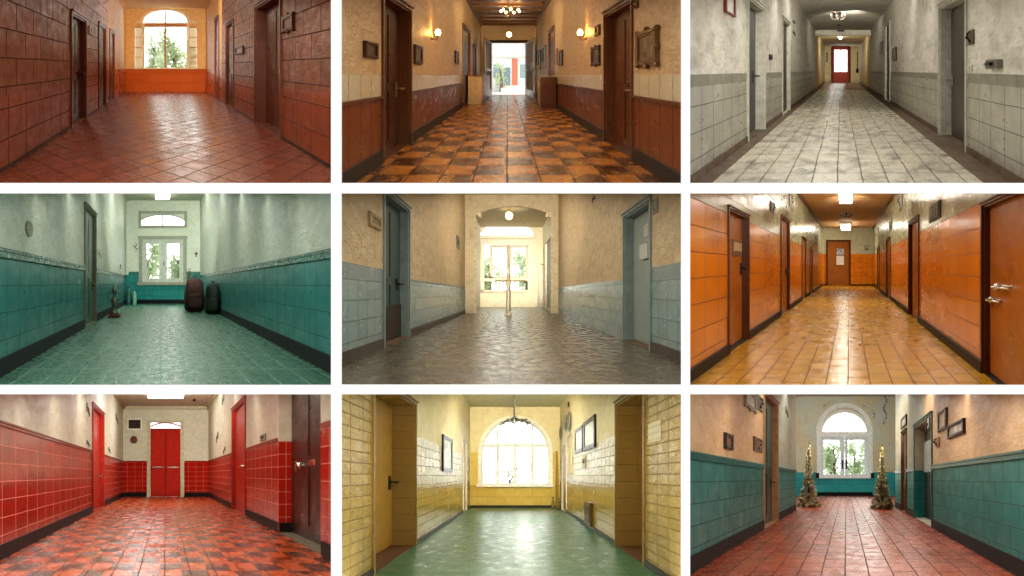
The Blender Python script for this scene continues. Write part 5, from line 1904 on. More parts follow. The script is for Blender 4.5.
for a, b in ((458, 504.5), (504.5, 551)):
    mb = MB(R)
    fbox(mb, S, a, 122, b, 325, 0.0, 0.05)
    fbox(mb, S, a + 5, 130, b - 5, 228, 0.03)
    fbox(mb, S, a + 5, 244, b - 5, 318, 0.03)
    lf = mb.build('door_leaf', redp, rt)
    mb = MB(R)
    x = (a + b) / 2
    fbox(mb, S, x - 9, 233.5, x + 9, 238, 0.04)
    mb.tube([(R.uu(S, x - 16), R.ye - 0.03, R.hh(S, 236)), (R.uu(S, x - 16), R.ye - 0.08, R.hh(S, 236)), (R.uu(S, x + 16), R.ye - 0.08, R.hh(S, 236)), (R.uu(S, x + 16), R.ye - 0.03, R.hh(S, 236))], 0.016, 6)
    mb.build('push_bar', plain('pale steel bar', 'cfc6bc', 0.4), lf)
mb = MB(R)
fbox(mb, S, 503.6, 123, 505.4, 324, 0.035)
mb.build('meeting_strip', plain('dark red strip', '5f140d', 0.4), rt)
rt = root(R, 'vent_grille', R.uu(S, 410), R.ye, R.hh(S, 122), 'dark vent in a cream frame on the end wall left of the red double door', 'vent')
mb = MB(R)
for q in ((388, 87, 433, 91), (388, 118, 433, 122), (388, 87, 392, 122), (429, 87, 433, 122)):
    fbox(mb, S, *q, 0.03)
mb.build('frame', plain('cream vent frame', 'ece8d4', 0.5), rt)
mb = MB(R)
fbox(mb, S, 391, 90, 430, 119, 0.006)
mb.build('backing', plain('dark brown vent back', '2e2219', 0.6), rt)
mb = MB(R)
for k in range(6):
    fbox(mb, S, 392, 92 + 4.6 * k, 429, 93.4 + 4.6 * k, 0.015)
mb.build('grille', plain('brown vent slats', '4a382a', 0.5), rt)
rt = root(R, 'round_gauge', R.uu(S, 408), R.ye, R.hh(S, 163), 'round dark gauge on the end wall under the vent', 'gauge')
mb = MB(R)
mb.lathe(R.uu(S, 408), R.ye, R.hh(S, 152), [(0.12, 0), (0.12, -0.04), (0.1, -0.05), (0.09, -0.035)], 20, axis='y')
mb.build('case', plain('dark bronze rim', '4a3a2c', 0.35, 0.5), rt)
mb = MB(R)
mb.lathe(R.uu(S, 408), R.ye, R.hh(S, 152), [(0.09, -0.036), (0.088, -0.04)], 20, axis='y')
mb.tube([(R.uu(S, 408), R.ye - 0.045, R.hh(S, 152)), (R.uu(S, 408) + 0.04, R.ye - 0.045, R.hh(S, 152) + 0.05)], 0.008, 5)
mb.build('dial', plain('dim red dial', '7a3a30', 0.4), rt)
tube_light(R, R.uu(0.262, 449), R.uu(0.262, 560), R.y(0.27), R.y(0.25), R.H, glow('lit strip', 'ffffff', 12.0), HOUSE, 'long white fluorescent strip across the ceiling of the red-tiled corridor', 0.06)
for sd, x, y, y2, w_ in (('L', 265, 38, 78, 'black cable bracket high left of the left red door'), ('L', 265, 152, 172, 'small dark hook left of the left red door, above the dado'), ('L', 331, 174, 192, 'small dark hook just right of the left red door'), ('L', 354, 72, 102, 'thin pale hook high on the left wall near the end'), ('R', 664, 128, 158, 'thin dark hook on the right wall near the end'), ('R', 686, 172, 192, 'small dark hook on the right wall above the dado'), ('R', 682, 12, 42, 'dark hook high on the right wall of the red-tiled corridor')):
    plate(R, sd, x - 4, x + 4, y, y2, plain('grey fitting', '77735f', 0.5), w_, 'wall_hook', 'hook', detail='hook', m2=IRON)
plate(R, 'R', 812, 796, 135, 154, plain('grey switch plate', '8a8674', 0.4), 'grey light switch on the right wall above the red cap tiles', m2=IRON)
mb = MB(R)
mb.ball(R.uu(0.24, 592), R.y(0.24), R.H - 0.03, 0.05, 0.05, 0.04)
tag(mb.build('smoke_detector', IRON), 'small dark ceiling fitting right of the fluorescent strip', 'smoke detector')

soffit_fill(R, 3.5, (1.0, 0.95, 0.85))
end_fill(R, 0.42, 260, (1.0, 0.96, 0.86))

# ================================================================== 8 yellow-tiled corridor
R = Room('yellow-tiled corridor', 2.9767, 340, 390, (342.2, 394.0, 680.8, 581), (520, 258), 554, -428, 434, 669, 0.311)
m = R.m
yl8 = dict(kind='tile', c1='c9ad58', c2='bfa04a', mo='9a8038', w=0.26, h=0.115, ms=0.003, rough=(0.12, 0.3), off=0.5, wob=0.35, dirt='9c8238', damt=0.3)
cr8 = dict(kind='tile', c1='d3c79a', c2='c9bb8a', mo='8d7d4e', w=0.2, h=0.125, ms=0.005, rough=(0.2, 0.36), off=0.0, bump=1.5, wob=1.2, wsc=9.0, dirt='a8935a', damt=0.4)
up8 = dict(kind='plaster', c1='ede0b6', c2='e2d3a4', rough=(0.4, 0.6), bump=0.8, dirt='b09c68', damt=0.3)
w8 = finish('plaster over cream brick over yellow tile', (R.hb(-46), yl8), (R.hb(178), cr8), (9, up8), dist=0.01)
nr8 = dict(cr8, c1='bfa35a', c2='b1944a', mo='8a7038', w=0.2, h=0.088, off=0.0, dirt='8a6a2c', damt=0.5)
w8n = finish('near yellow brick', (9, nr8), dist=0.014)
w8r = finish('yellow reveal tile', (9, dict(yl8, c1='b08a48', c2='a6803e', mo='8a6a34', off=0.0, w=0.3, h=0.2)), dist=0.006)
fl8 = finish('glossy green floor', (9, dict(kind='tile', c1='3d7250', c2='376a49', mo='31603f', w=0.4, h=0.4, ms=0.001, rough=(0.24, 0.42), bump=0.2, wob=0.8, wsc=8.0, dirt='274c37', damt=0.5, dsc=3.0)), dist=0.006, spec=0.35)
ce8 = finish('cream ceiling eight', (9, dict(kind='plaster', c1='dcd6b8', c2='d0c9a8', rough=(0.6, 0.8), bump=0.3)))
yd8 = plain('ochre door paint', 'b98e42', 0.35, c2='a87c34')
cs8 = plain('ochre casing paint', 'a8874a', 0.4, c2='8a6c38')
sk8 = plain('dark green skirting', '2a2c22', 0.4)
brn = plain('brown threshold boards', '5a3a22', 0.5)
shell(R, fl8, ce8)
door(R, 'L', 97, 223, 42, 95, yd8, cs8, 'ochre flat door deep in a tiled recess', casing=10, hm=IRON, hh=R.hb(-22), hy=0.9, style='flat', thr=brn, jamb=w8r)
door(R, 'L', 366, 376, 158, 10, yd8, CREAMW, 'narrow ochre door', casing=8, style='flat')
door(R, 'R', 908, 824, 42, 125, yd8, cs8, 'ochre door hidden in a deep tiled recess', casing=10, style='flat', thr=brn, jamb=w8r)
door(R, 'R', 675, 662, 172, 10, yd8, CREAMW, 'narrow ochre door', casing=8, style='flat')
side_wall(R, 'L', [(R.wy('L', 160), w8n), (R.ye, w8)])
side_wall(R, 'R', [(R.wy('R', 870), w8n), (R.ye, w8)])
for sd in 'LR':
    run(R, sd, 'baseboard_' + SIDE[sd], 'dark green skirting', 'baseboard', sk8, 0, 22 * m, 0.02)
    # returns into the recess
S = R.send
CX8, RX8, RY8, SP8 = 522, 106, 106, 187
f8 = lambda u_: R.hh(S, SP8 - RY8 * math.sqrt(max(0, 1 - ((R.vx + u_ * S / m - CX8) / RX8) ** 2)))
w8e = finish('cream plaster over yellow, end', (R.hh(S, 283), dict(yl8, w=0.5, h=0.3, wob=0.5)), (9, dict(up8, c1='d9cca0', c2='d0c294')))
front_wall(R, S, R.uL, R.uR, 0, R.H, [(R.uu(S, 416), R.uu(S, 628), R.hh(S, 284), f8)], w8e)
for x0, x1, q in ((390, 410, 'left'), (633, 652, 'right')):
    mb = MB(R)
    fbox(mb, S, x0, 186, x1, 283, 0.012)
    struct(mb.build('trim_5', plain('yellow strip tile', 'd6b860', 0.3, c2='c4a64e')), 'yellow tiled strip at the %s side of the great arched window' % q, 'tile strip')
mb = MB(R)
fbox(mb, S, 388, 343, 655, 350, 0.02)
struct(mb.build('baseboard_end', sk8), 'dark skirting under the great arched window', 'baseboard')
wn = root(R, 'window_6', R.uu(S, 522), R.ye, R.hh(S, 284), 'great half-round arched white window at the end of the yellow-tiled corridor', 'window', kind='structure')
wp8 = plain('white window paint', 'eeeadb', 0.35)
mb = MB(R)
mb.band(arc(R, S, CX8, SP8, RX8, RY8, n=32), 9 / S * m, R.ye - 0.05, R.ye + 0.12)
fbox(mb, S, 412, SP8, 420, 286, 0.05, 0.12)
fbox(mb, S, 624, SP8, 632, 286, 0.05, 0.12)
fbox(mb, S, 408, 281, 634, 288, 0.1, 0.1)
mb.build('surround', wp8, wn)
mb = MB(R)
fbox(mb, S, 416, 160, 628, 170, 0.0, 0.08)
for x in (469, 521, 573):
    hw = 4 if x == 521 else 2.5
    fbox(mb, S, x - hw, 166, x + hw, 284, -0.01, 0.08)
    tp = SP8 - RY8 * math.sqrt(1 - ((x - CX8) / RX8) ** 2)
    fbox(mb, S, x - 2, tp, x + 2, 164, -0.02, 0.07)
mb.band(arc(R, S, CX8, SP8, RX8 - 7, RY8 - 7, n=32), 6 / S * m, R.ye + 0.02, R.ye + 0.08)
for x0, x1 in ((420, 469), (469, 521), (521, 573), (573, 624)):
    fbox(mb, S, x0, 170, x0 + 5, 284, -0.02, 0.07)
    fbox(mb, S, x1 - 5, 170, x1, 284, -0.02, 0.07)
    fbox(mb, S, x0, 278, x1, 284, -0.02, 0.07)
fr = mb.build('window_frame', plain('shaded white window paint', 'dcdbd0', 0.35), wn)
for x0, x1 in ((420, 469), (469, 521), (521, 573), (573, 624)):
    fquad(MB(R), S, x0, 170, x1, 282, 0.06).build('pane', GLASS, fr)
    arcpane(R, S, CX8, SP8, RX8 - 4, RY8 - 4, R.ye + 0.06, x0, x1, 160).build('upper_pane', GLASS, fr)
mb = MB(R)
mb.tube([(R.uu(S, 525), R.ye - 0.0, R.hh(S, 240)), (R.uu(S, 525), R.ye - 0.05, R.hh(S, 240)), (R.uu(S, 525), R.ye - 0.05, R.hh(S, 232))], 0.012, 6)
mb.build('handle', IRON, wn)
outdoor_ground(R, S, 300, 760, -0.3, plain('bright terrace', 'e2e0d8', 0.8))
tree(R, R.uu(S, 500), R.ye + 2.6, -0.3, 1.5, 0.6, plain('bleached leaves', 'd3d8cc', 0.7), BARK, 'bleached shrub outside the great arched window', 220)
# wire garland along the top of the arch
rt = root(R, 'wire_garland', R.uu(S, 520), R.ye - 0.04, R.hh(S, 108), 'grey twig garland along the head of the great arched window', 'garland')
mb = MB(R)
for k in range(80):
    a = math.radians(62 + 56 * random.random())
    r = RX8 - random.uniform(4, 15)
    x, y = CX8 + r * math.cos(a), SP8 - r * math.sin(a)
    p = Vector((R.uu(S, x), R.ye - 0.03 + random.uniform(-0.02, 0.02), R.hh(S, y)))
    q = Vector((random.uniform(-0.07, 0.07), random.uniform(-0.02, 0.02), random.uniform(-0.04, 0.04)))
    mb.tube([p, p + q * 0.7 + Vector((0, 0, 0.02)), p + q * 1.5], 0.012, 5)
mb.build('twigs', plain('grey twig', '6a6656', 0.6), rt)
# hanging chain with a small lantern
s0 = 0.42
u0, y0_ = R.uu(s0, 519), R.y(s0)
rt = root(R, 'chain_pendant', u0, y0_, R.hh(s0, 100), 'thin hanging chain with a small wire lantern in front of the arched window', 'pendant lamp')
mb = MB(R)
ht, hb_ = R.H, R.hh(s0, 78)
n = 26
for k in range(n):
    h = ht + (hb_ - ht) * k / n
    l = (ht - hb_) / n * 0.75
    ring = []
    for j in range(8):
        q = 2 * math.pi * j / 8
        c, s_ = 0.012 * math.cos(q), l * math.sin(q)
        ring.append((u0 + (c if k % 2 else 0), y0_ + (0 if k % 2 else c), h + s_))
    mb.tube(ring, 0.011, 5, closed=True)
mb.build('chain', plain('dull chain', '6b6654', 0.4, 0.6), rt)
mb = MB(R)
for k in range(6):
    q = k * math.pi / 3
    mb.tube([(u0, y0_, hb_), (u0 + 0.05 * math.cos(q), y0_ + 0.05 * math.sin(q), hb_ - 0.04), (u0 + 0.05 * math.cos(q), y0_ + 0.05 * math.sin(q), hb_ - 0.12), (u0, y0_, hb_ - 0.15)], 0.01, 5)
mb.build('lantern_cage', IRON, rt)
mb = MB(R)
mb.ball(u0, y0_, hb_ - 0.09, 0.025)
mb.build('bulb', plain('unlit bulb glass', 'd8d4c0', 0.15), rt, smooth=True)
BF = plain('black picture frame', '1c1813', 0.3)
picture(R, 'L', 303, 331, 140, 243, BF, art('grey mirror picture', ['8e948c', 'b4b6a8', '6f746c', 'c6c6b4'], 3), 'tall black-framed mirror-like picture on the left wall', bw=0.1)
picture(R, 'R', 763, 729, 85, 176, BF, art('white print', ['d8d4c2', 'e6e2d2', 'a8a492'], 5), 'larger black-framed white print on the right wall', bw=0.14)
picture(R, 'R', 726, 703, 112, 186, BF, art('white print', ['d8d4c2', 'e6e2d2', 'a8a492'], 5), 'smaller black-framed white print left of the larger one', bw=0.14)
picture(R, 'R', 693, 681, 132, 250, plain('pale board rim', 'cabb8c', 0.5), plain('pale notice board', 'd2c79f', 0.5), 'pale blank board on the right wall beyond the framed prints', 'notice_board', 'board', part='board', bw=0.08)
plate(R, 'R', 956, 919, 95, 154, paper('pale taped sheet', 'e6dcb8', 'a8986a', 6), 'pale paper sheet taped to the near right brick wall', 'paper_sheet', 'paper', detail='sheet')
plate(R, 'R', 733, 723, 196, 230, plain('ivory switch', 'b8a878', 0.4), 'ivory switch under the framed prints on the right wall', m2=IRON)
def dish(R, side, x, y, rx, ry, mat, label):
    d = 1 if side == 'L' else -1
    u = R.a[side] * m
    sc_ = R.sw(side, x)
    yy, h = R.wy(side, x), R.wh(side, x, y)
    rh = ry / sc_ * m
    rt = root(R, 'wall_plate', u, yy, h - rh, label, 'decorative plate')
    mb = MB(R)
    mb.lathe(u, yy, h, [(rh, d * 0.025), (rh * 0.97, d * 0.035), (rh * 0.7, d * 0.015), (rh * 0.66, d * 0.012), (rh * 0.1, d * 0.014)], 24, axis='u')
    mb.build('plate', mat, rt, smooth=True)
    mb = MB(R)
    mb.lathe(u, yy, h, [(rh * 0.6, d * 0.014), (rh * 0.5, d * 0.024), (rh * 0.42, d * 0.016), (rh * 0.2, d * 0.022), (rh * 0.05, d * 0.026)], 16, axis='u')
    mb.build('relief', plain('brown plate relief', '7a6a4c', 0.4), rt, smooth=True)
dish(R, 'R', 685, 95, 12, 30, plain('patterned plate', '9a9078', 0.35, c2='6a6250'), 'large round decorative plate high on the right wall')
dish(R, 'R', 674, 97, 8, 24, plain('pale patterned plate', 'aaa188', 0.35, c2='7c735c'), 'decorative plate just beyond the large one on the right wall')
dish(R, 'R', 683, 43, 4, 9, plain('small dark plate', '6c6450', 0.4), 'smallest round plate near the ceiling on the right wall')
dish(R, 'R', 659, 128, 7, 20, plain('mottled plate', '8d8570', 0.4, c2='5f5848'), 'mottled plate nearest the window corner')
# little wooden letter box low on the right wall
yy = R.wy('R', 744)
h0, h1 = R.wh('R', 744, 403), R.wh('R', 744, 334)
h0 = max(h0, 0.06)
rt = root(R, 'wall_box', R.uR, yy, h0, 'narrow brown wooden box low on the right wall', 'box')
mb = MB(R)
mb.box(R.uR, R.uR - 0.05, R.wy('R', 754), R.wy('R', 735), h0, h1)
mb.build('body', woody('box wood', '8a6a30', '745522'), rt)
mb = MB(R)
mb.box(R.uR - 0.05, R.uR - 0.058, R.wy('R', 751), R.wy('R', 738), h0 + 0.04, h1 - 0.05)
mb.build('door', woody('box door wood', '5f4520', '4e3617'), rt)
# pipe and small pots in the right corner
mb = MB(R)
uP = R.uu(0.318, 644)
mb.tube([(uP, R.y(0.318), 0.0), (uP, R.y(0.318), R.hh(0.318, 182))], 0.022, 10)
for h in (0.3, 0.7):
    mb.lathe(uP, R.y(0.318), h, [(0.03, 0), (0.03, 0.04)], 10)
tag(mb.build('corner_pipe', plain('yellowed pipe', '9a7c38', 0.4)), 'yellowed pipe rising in the right corner by the arched window', 'pipe')
for k, (x, hh_, r) in enumerate(((634, 34, 5), (651, 30, 4))):
    sc_ = 0.325
    u0, y0_, kk = R.uu(sc_, x), R.y(sc_), m / sc_
    rt = root(R, 'clay_jar', u0, y0_, 0, 'small clay jar on the green floor, %s of the corner pipe' % ('left', 'right')[k], 'jar')
    mb = MB(R)
    mb.lathe(u0, y0_, 0, [(r * 0.7 * kk, 0), (r * kk, hh_ * 0.3 * kk), (r * 0.9 * kk, hh_ * 0.6 * kk), (r * 0.5 * kk, hh_ * 0.8 * kk), (r * 0.6 * kk, hh_ * kk)], 14)
    mb.build('body', plain('dusty clay', '8a7a44' if k == 0 else 'b3a77c', 0.5), rt, smooth=True)
    mb = MB(R)
    mb.lathe(u0, y0_, hh_ * kk, [(r * 0.65 * kk, 0), (r * 0.65 * kk, 2 * kk)], 14)
    mb.build('rim', IRON, rt)
# late sun falling through the window
area(R, R.uu(S, 560), R.ye + 2.2, 3.2, 0.5, 0.5, 45, (1.0, 0.95, 0.82), 'window_sun', (R.uu(S, 575), R.ye - 0.25, 0.0))

soffit_fill(R, 3.0, (1.0, 0.94, 0.78))
end_fill(R, 0.62, 330, (1.0, 0.9, 0.68))

# ================================================================== 9 teal-tiled corridor with red floor
R = Room('teal corridor with red floor', 3.0476, 688, 390, (689.7, 394.0, 1032, 581), (482, 272), 567, -488, 527, 1482, 0.17)
m = R.m
hd = R.hb(66)
t9 = dict(kind='tile', c1='2d766e', c2='286a63', mo='163f3a', w=0.25, h=0.172, ms=0.004, at=(0, -(hd % 0.172)), rough=(0.34, 0.52), wob=0.35, off=0.5, dirt='1c5049', damt=0.4)
u9 = dict(kind='plaster', c1='d8b084', c2='cda376', rough=(0.35, 0.55), bump=1.0, wsc=9.0, dirt='9c7448', damt=0.35)
w9 = finish('peach plaster over teal tile', (hd, t9), (9, u9), dist=0.01)
u9f = dict(kind='plaster', c1='b9b294', c2='aca588', rough=(0.4, 0.6), bump=0.8, dirt='8f8a6c', damt=0.35, c3='a8b4ae')
w9f = finish('grey cream plaster over teal tile', (hd, dict(t9, c1='2f8a84', c2='2a7f79')), (9, u9f), dist=0.01)
fl9 = finish('worn red brick floor', (9, dict(kind='tile', c1='b84a1e', c2='a23c16', mo='3e1f15', w=0.26, h=0.18, rot=math.pi / 2, ms=0.005, off=0.5, rough=(0.13, 0.36), wob=0.8, wsc=8.0, dirt='4c2014', damt=0.5, dsc=4.0)), dist=0.007)
ce9 = finish('grey ceiling', (9, dict(kind='plaster', c1='a8a48e', c2='9a967f', rough=(0.6, 0.8), bump=0.3)))
cap9 = plain('dark teal cap tile', '205850', 0.2)
sk9 = plain('black skirting nine', '0d0b0a', 0.6)
shell(R, fl9, ce9)
door(R, 'L', 230, 272, 45, 35, plain('dark green door', '24403a', 0.35), plain('peach casing', 'b48f66', 0.45, c2='8a6a48'), 'dark green door in a peach casing', casing=10, hm=IRON, hh=R.hb(-20))
door(R, 'R', 745, 691, 112, 74, plain('near black door', '2a2420', 0.3), plain('teal grey casing', '5a7a70', 0.4, c2='3d5a52'), 'near-black glazed door in a teal recess', casing=10, jamb=w9f)
lf, ul, ya, yb, H, d = R.last
mb = MB(R)
mb.box(ul, ul - 0.025, ya + 0.1, yb - 0.03, H * 0.5, H * 0.82)
mb.build('door_glass', art('dim door glass', ['8f9a98', 'c4ccca', '5a6664'], 4), lf)
door(R, 'R', 667, 652, 132, 16, MIDWOOD, plain('dark tan casing', '7a5a3c', 0.5), 'brown panelled door', casing=8)
yl, yr = R.y(0.3155), R.y(0.285)
side_wall(R, 'L', [(R.wy('L', 232), w9), (yl, w9f)])
side_wall(R, 'R', [(R.wy('R', 720), w9), (yr, w9f)])
for sd, ye_ in (('L', yl), ('R', yr)):
    run(R, sd, 'baseboard_' + SIDE[sd], 'black skirting', 'baseboard', sk9, 0, 55 * m, 0.018, y1=ye_)
    run(R, sd, 'trim_1', 'dark teal cap tile', 'dado cap', cap9, R.hb(62), R.hb(86), 0.02, y1=ye_, prof=True)
# the cross hall at the far end is wider than the corridor
uw0, uw1 = -900 * m, 900 * m
S = R.send
for a, b, y_, nm in ((uw0, R.uL, yl, 'left'), (R.uR, uw1, yr, 'right')):
    mb = MB(R)
    mb.quad((a, y_, 0), (b, y_, 0), (b, y_, R.H), (a, y_, R.H))
    struct(mb.build('wall_return', w9f), 'return wall of the cross hall, %s' % nm, 'wall')
for u_, y_, nm in ((uw0, yl, 'left'), (uw1, yr, 'right')):
    mb = MB(R)
    mb.quad((u_, y_, 0), (u_, R.ye, 0), (u_, R.ye, R.H), (u_, y_, R.H))
    struct(mb.build('wall_hall', w9f), 'outer wall of the cross hall, %s' % nm, 'wall')
for a, b, y_, nm in ((uw0, R.uL, yl, 'left'), (R.uR, uw1, yr, 'right')):
    mb = MB(R)
    mb.quad((a, y_, 0), (b, y_, 0), (b, R.ye, 0), (a, R.ye, 0))
    struct(mb.build('floor', fl9), 'floor of the cross hall, %s wing' % nm, 'floor')
    mb = MB(R)
    mb.quad((a, y_, R.H), (b, y_, R.H), (b, R.ye, R.H), (a, R.ye, R.H))
    struct(mb.build('ceiling', ce9), 'ceiling of the cross hall, %s wing' % nm, 'ceiling')
CX9, RX9, RY9, SP9 = 477, 79, 82, 131
f9 = lambda u_: R.hh(S, SP9 - RY9 * 0.8 * math.sqrt(max(0, 1 - ((R.vx + u_ * S / m - CX9) / 74) ** 2)))
w9e = finish('grey cream end wall over teal', (R.hh(S, 251), dict(t9, c1='2f8f8c', c2='2b8582', w=0.6, h=0.5, at=(0, 0), wob=0.4)), (9, dict(u9f, c1='b8ae8c', c2='ada380')))
front_wall(R, S, uw0, uw1, 0, R.H, [(R.uu(S, 404), R.uu(S, 551), R.hh(S, 264), f9)], w9e)
mb = MB(R)
fbox(mb, S, 395, 311, 562, 321, 0.05)
struct(mb.build('baseboard_end', sk9), 'black skirting under the arched window of the teal corridor with red floor', 'baseboard')
wn = root(R, 'window_7', R.uu(S, 477), R.ye, R.hh(S, 264), 'white arched window with two glazed leaves, between the two conical ornaments', 'window', kind='structure')
wp9 = plain('white arch paint', 'd6d8d0', 0.4)
mb = MB(R)
mb.band(arc(R, S, CX9, SP9, 80, 84, n=28), 12 / S * m, R.ye - 0.12, R.ye + 0.06)
mb.band(arc(R, S, CX9, SP9, 71, 66, n=28), 8 / S * m, R.ye - 0.06, R.ye + 0.06)
fbox(mb, S, 393, SP9, 405, 266, 0.12, 0.06)
fbox(mb, S, 550, SP9, 562, 266, 0.12, 0.06)
fbox(mb, S, 392, 128, 562, 141, 0.06, 0.06)
fbox(mb, S, 392, 261, 563, 269, 0.18, 0.06)
mb.build('surround', wp9, wn)
for a, b in ((405, 477), (478, 550)):
    mb = MB(R)
    for q in ((a, 141, a + 9, 262), (b - 13, 141, b, 262), (a, 141, b, 152), (a, 257, b, 262)):
        fbox(mb, S, *q, 0.02, 0.05)
    if a > 450:
        pass
    sh = mb.build('sash', plain('bluish white sash', 'c3cbca', 0.35), wn)
    fquad(MB(R), S, a + 9, 152, b - 13, 257, 0.03).build('pane', GLASS, sh)
    mb = MB(R)
    x = b - 6 if a < 450 else a + 5
    mb.tube([(R.uu(S, x), R.ye - 0.03, R.hh(S, 222)), (R.uu(S, x), R.ye - 0.1, R.hh(S, 222)), (R.uu(S, x), R.ye - 0.1, R.hh(S, 234))], 0.02, 6)
    mb.box(R.uu(S, x) - 0.03, R.uu(S, x) + 0.03, R.ye - 0.05, R.ye - 0.02, R.hh(S, 240), R.hh(S, 214))
    mb.build('handle', IRON, sh)
arcpane(R, S, CX9, SP9, 72, 66, R.ye + 0.03).build('fanlight_pane', GLASS, wn)
for x0, x1 in ((391, 401), (556, 566)):
    mb = MB(R)
    fbox(mb, S, x0, 253, x1, 269, 0.2)
    mb.build('sill_block', BLACK, wn)
outdoor_ground(R, S, 250, 720, -0.3, LAWN)
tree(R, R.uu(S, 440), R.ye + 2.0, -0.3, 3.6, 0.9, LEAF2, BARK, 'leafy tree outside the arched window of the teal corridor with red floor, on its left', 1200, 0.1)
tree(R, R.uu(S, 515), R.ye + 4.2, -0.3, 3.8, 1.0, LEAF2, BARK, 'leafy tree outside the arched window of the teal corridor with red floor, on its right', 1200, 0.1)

# conical dried-flower ornaments on the floor
def cone_tree(R, x, yb, ytop, w, label, n=900):
    sc_ = R.sf(yb)
    u0, y0_, kk = R.uu(sc_, x), R.y(sc_) + 0.05, m / sc_
    hgt = (yb - ytop) * kk
    r0 = w * kk / 2
    rt = root(R, 'ornament_tree', u0, y0_, 0, label, 'ornament tree')
    mb = MB(R)
    mb.tube([(u0, y0_, 0), (u0, y0_, hgt * 0.5), (u0 + 0.01, y0_, hgt)], [0.035, 0.022, 0.008], 8)
    mb.build('stem', plain('twig brown', '5a4a34', 0.7), rt)
    rad = lambda t: r0 * (0.12 + 0.88 * (1 - t) ** 2.0)
    mats = [plain('silvered leaf', 'cdc8b2', 0.5, 0.0, c2='98947e'), plain('gold leaf', 'cdb274', 0.45, 0.0, c2='9a8248'), plain('olive leaf', '98946e', 0.5, c2='6e6c4e')]
    for mi, (mat, nm) in enumerate(zip(mats, ('silver_leaves', 'gold_leaves', 'olive_leaves'))):
        mb = MB(R)
        for k in range(n // 3):
            t = random.random() ** 1.6
            q = random.random() * 6.283
            r = rad(t) * random.uniform(0.55, 1.1)
            c = Vector((u0 + r * math.cos(q), y0_ + r * math.sin(q) * 0.7, hgt * (0.01 + 0.95 * t)))
            a = Vector((math.cos(q) + random.gauss(0, .5), math.sin(q) + random.gauss(0, .5), random.gauss(0, .7))).normalized()
            b = a.cross(Vector((random.gauss(0, 1), random.gauss(0, 1), random.gauss(0, 1)))).normalized()
            s_ = (0.045 - 0.02 * t) * random.uniform(0.6, 1.2) * 1.25
            mb.quad(c - a * s_, c - b * s_ * 0.6, c + a * s_, c + b * s_ * 0.6)
        mb.build(nm, mat, rt)
    bau = plain('pale gold bauble', 'c6b582', 0.25, 0.4, c2='8f7c4c')
    for k in range(70):
        mb = MB(R)
        t = random.random() ** 1.5 * 0.9
        q = random.random() * 6.283
        r = rad(t) * 0.98
        b = 0.03 * (1 - t * 0.5)
        mb.ball(u0 + r * math.cos(q), y0_ + r * math.sin(q) * 0.7, max(b, hgt * t * 0.98), b, b, b, 7)
        mb.build('bauble', bau, rt, smooth=True)
    return rt
cone_tree(R, 367, 356, 158, 72, 'slim cone of silvered dried leaves standing left of the arched window')
cone_tree(R, 592, 362, 165, 70, 'slim cone of gold dried leaves standing right of the arched window', 1050)
FR9 = woody('brown slim frame', '6a4630', '573622')
picture(R, 'R', 792, 766, 62, 122, FR9, art('tan print', ['b89468', 'd2b48a', '8a6846'], 7), 'upright brown-framed print on the right peach wall')
picture(R, 'R', 846, 797, 98, 140, woody('black brown frame', '3a241a', '2c1a12'), art('pale panels', ['c8b8a0', '6b5444', 'd8ccb8'], 9), 'wide dark-framed picture of pale panels on the right peach wall', bw=0.2)
picture(R, 'R', 668, 652, 82, 112, woody('black brown frame', '3a241a', '2c1a12'), art('pale panels', ['c8b8a0', '6b5444', 'd8ccb8'], 9), 'small dark-framed picture above the far right door')
plate(R, 'R', 768, 756, 145, 172, plain('peach fitting', 'b08a64', 0.5), 'peach wall fitting right of the near-black door', 'wall_bracket', 'bracket', detail='bracket', m2=FR9)
plate(R, 'R', 738, 728, 88, 130, plain('white hook rail', 'a8a498', 0.5), 'pale hooks above the near-black door', 'wall_hook', 'hook', detail='hook', m2=IRON)
picture(R, 'L', 108, 130, 134, 180, woody('black brown frame', '3a241a', '2c1a12'), plain('rusty inset', '8a5a3a', 0.5), 'small dark upright frame on the left peach wall', bw=0.2)
plate(R, 'L', 198, 224, 146, 188, woody('rust bracket wood', '6e4426', '59341a'), 'rusty carved bracket left of the dark green door', 'wall_bracket', 'bracket', detail='bracket', m2=FR9)
picture(R, 'L', 170, 202, 6, 58, plain('pale ornate frame', '9c9484', 0.4), art('grey ornament', ['8a8478', 'd0ccc0', '4c463c'], 12), 'pale ornate frame at the top of the left peach wall', bw=0.2, curl=True)
plate(R, 'L', 206, 226, 20, 62, plain('dark ornate fitting', '5c4a3a', 0.4), 'dark ornate bracket right of the pale ornate frame', 'wall_bracket', 'bracket', detail='bracket', m2=IRON)
plate(R, 'L', 294, 302, 50, 82, plain('grey fitting', '77735f', 0.5), 'black hook beyond the dark green door', 'wall_hook', 'hook', detail='hook', m2=IRON)
rt = root(R, 'hanging_garland', R.uu(S, 606), R.ye - 0.05, R.hh(S, 105), 'thin garland hanging on the end wall right of the arched window', 'garland')
mb = MB(R)
pts = [(R.uu(S, 600 + 5 * math.sin(k * 1.1)), R.ye - 0.06, R.hh(S, 22 + 8 * k)) for k in range(11)]
mb.tube(pts, 0.02, 6)
for k in range(22):
    p = Vector(random.choice(pts))
    a = Vector((random.gauss(0, 1), random.gauss(0, .4), random.gauss(0, 1))).normalized() * 0.07
    b = a.cross(Vector((0, 1, 0.2))).normalized() * 0.04
    mb.quad(p - a * 0.2, p + b, p + a, p - b)
mb.build('twigs', plain('grey twig', '6a6656', 0.6), rt)
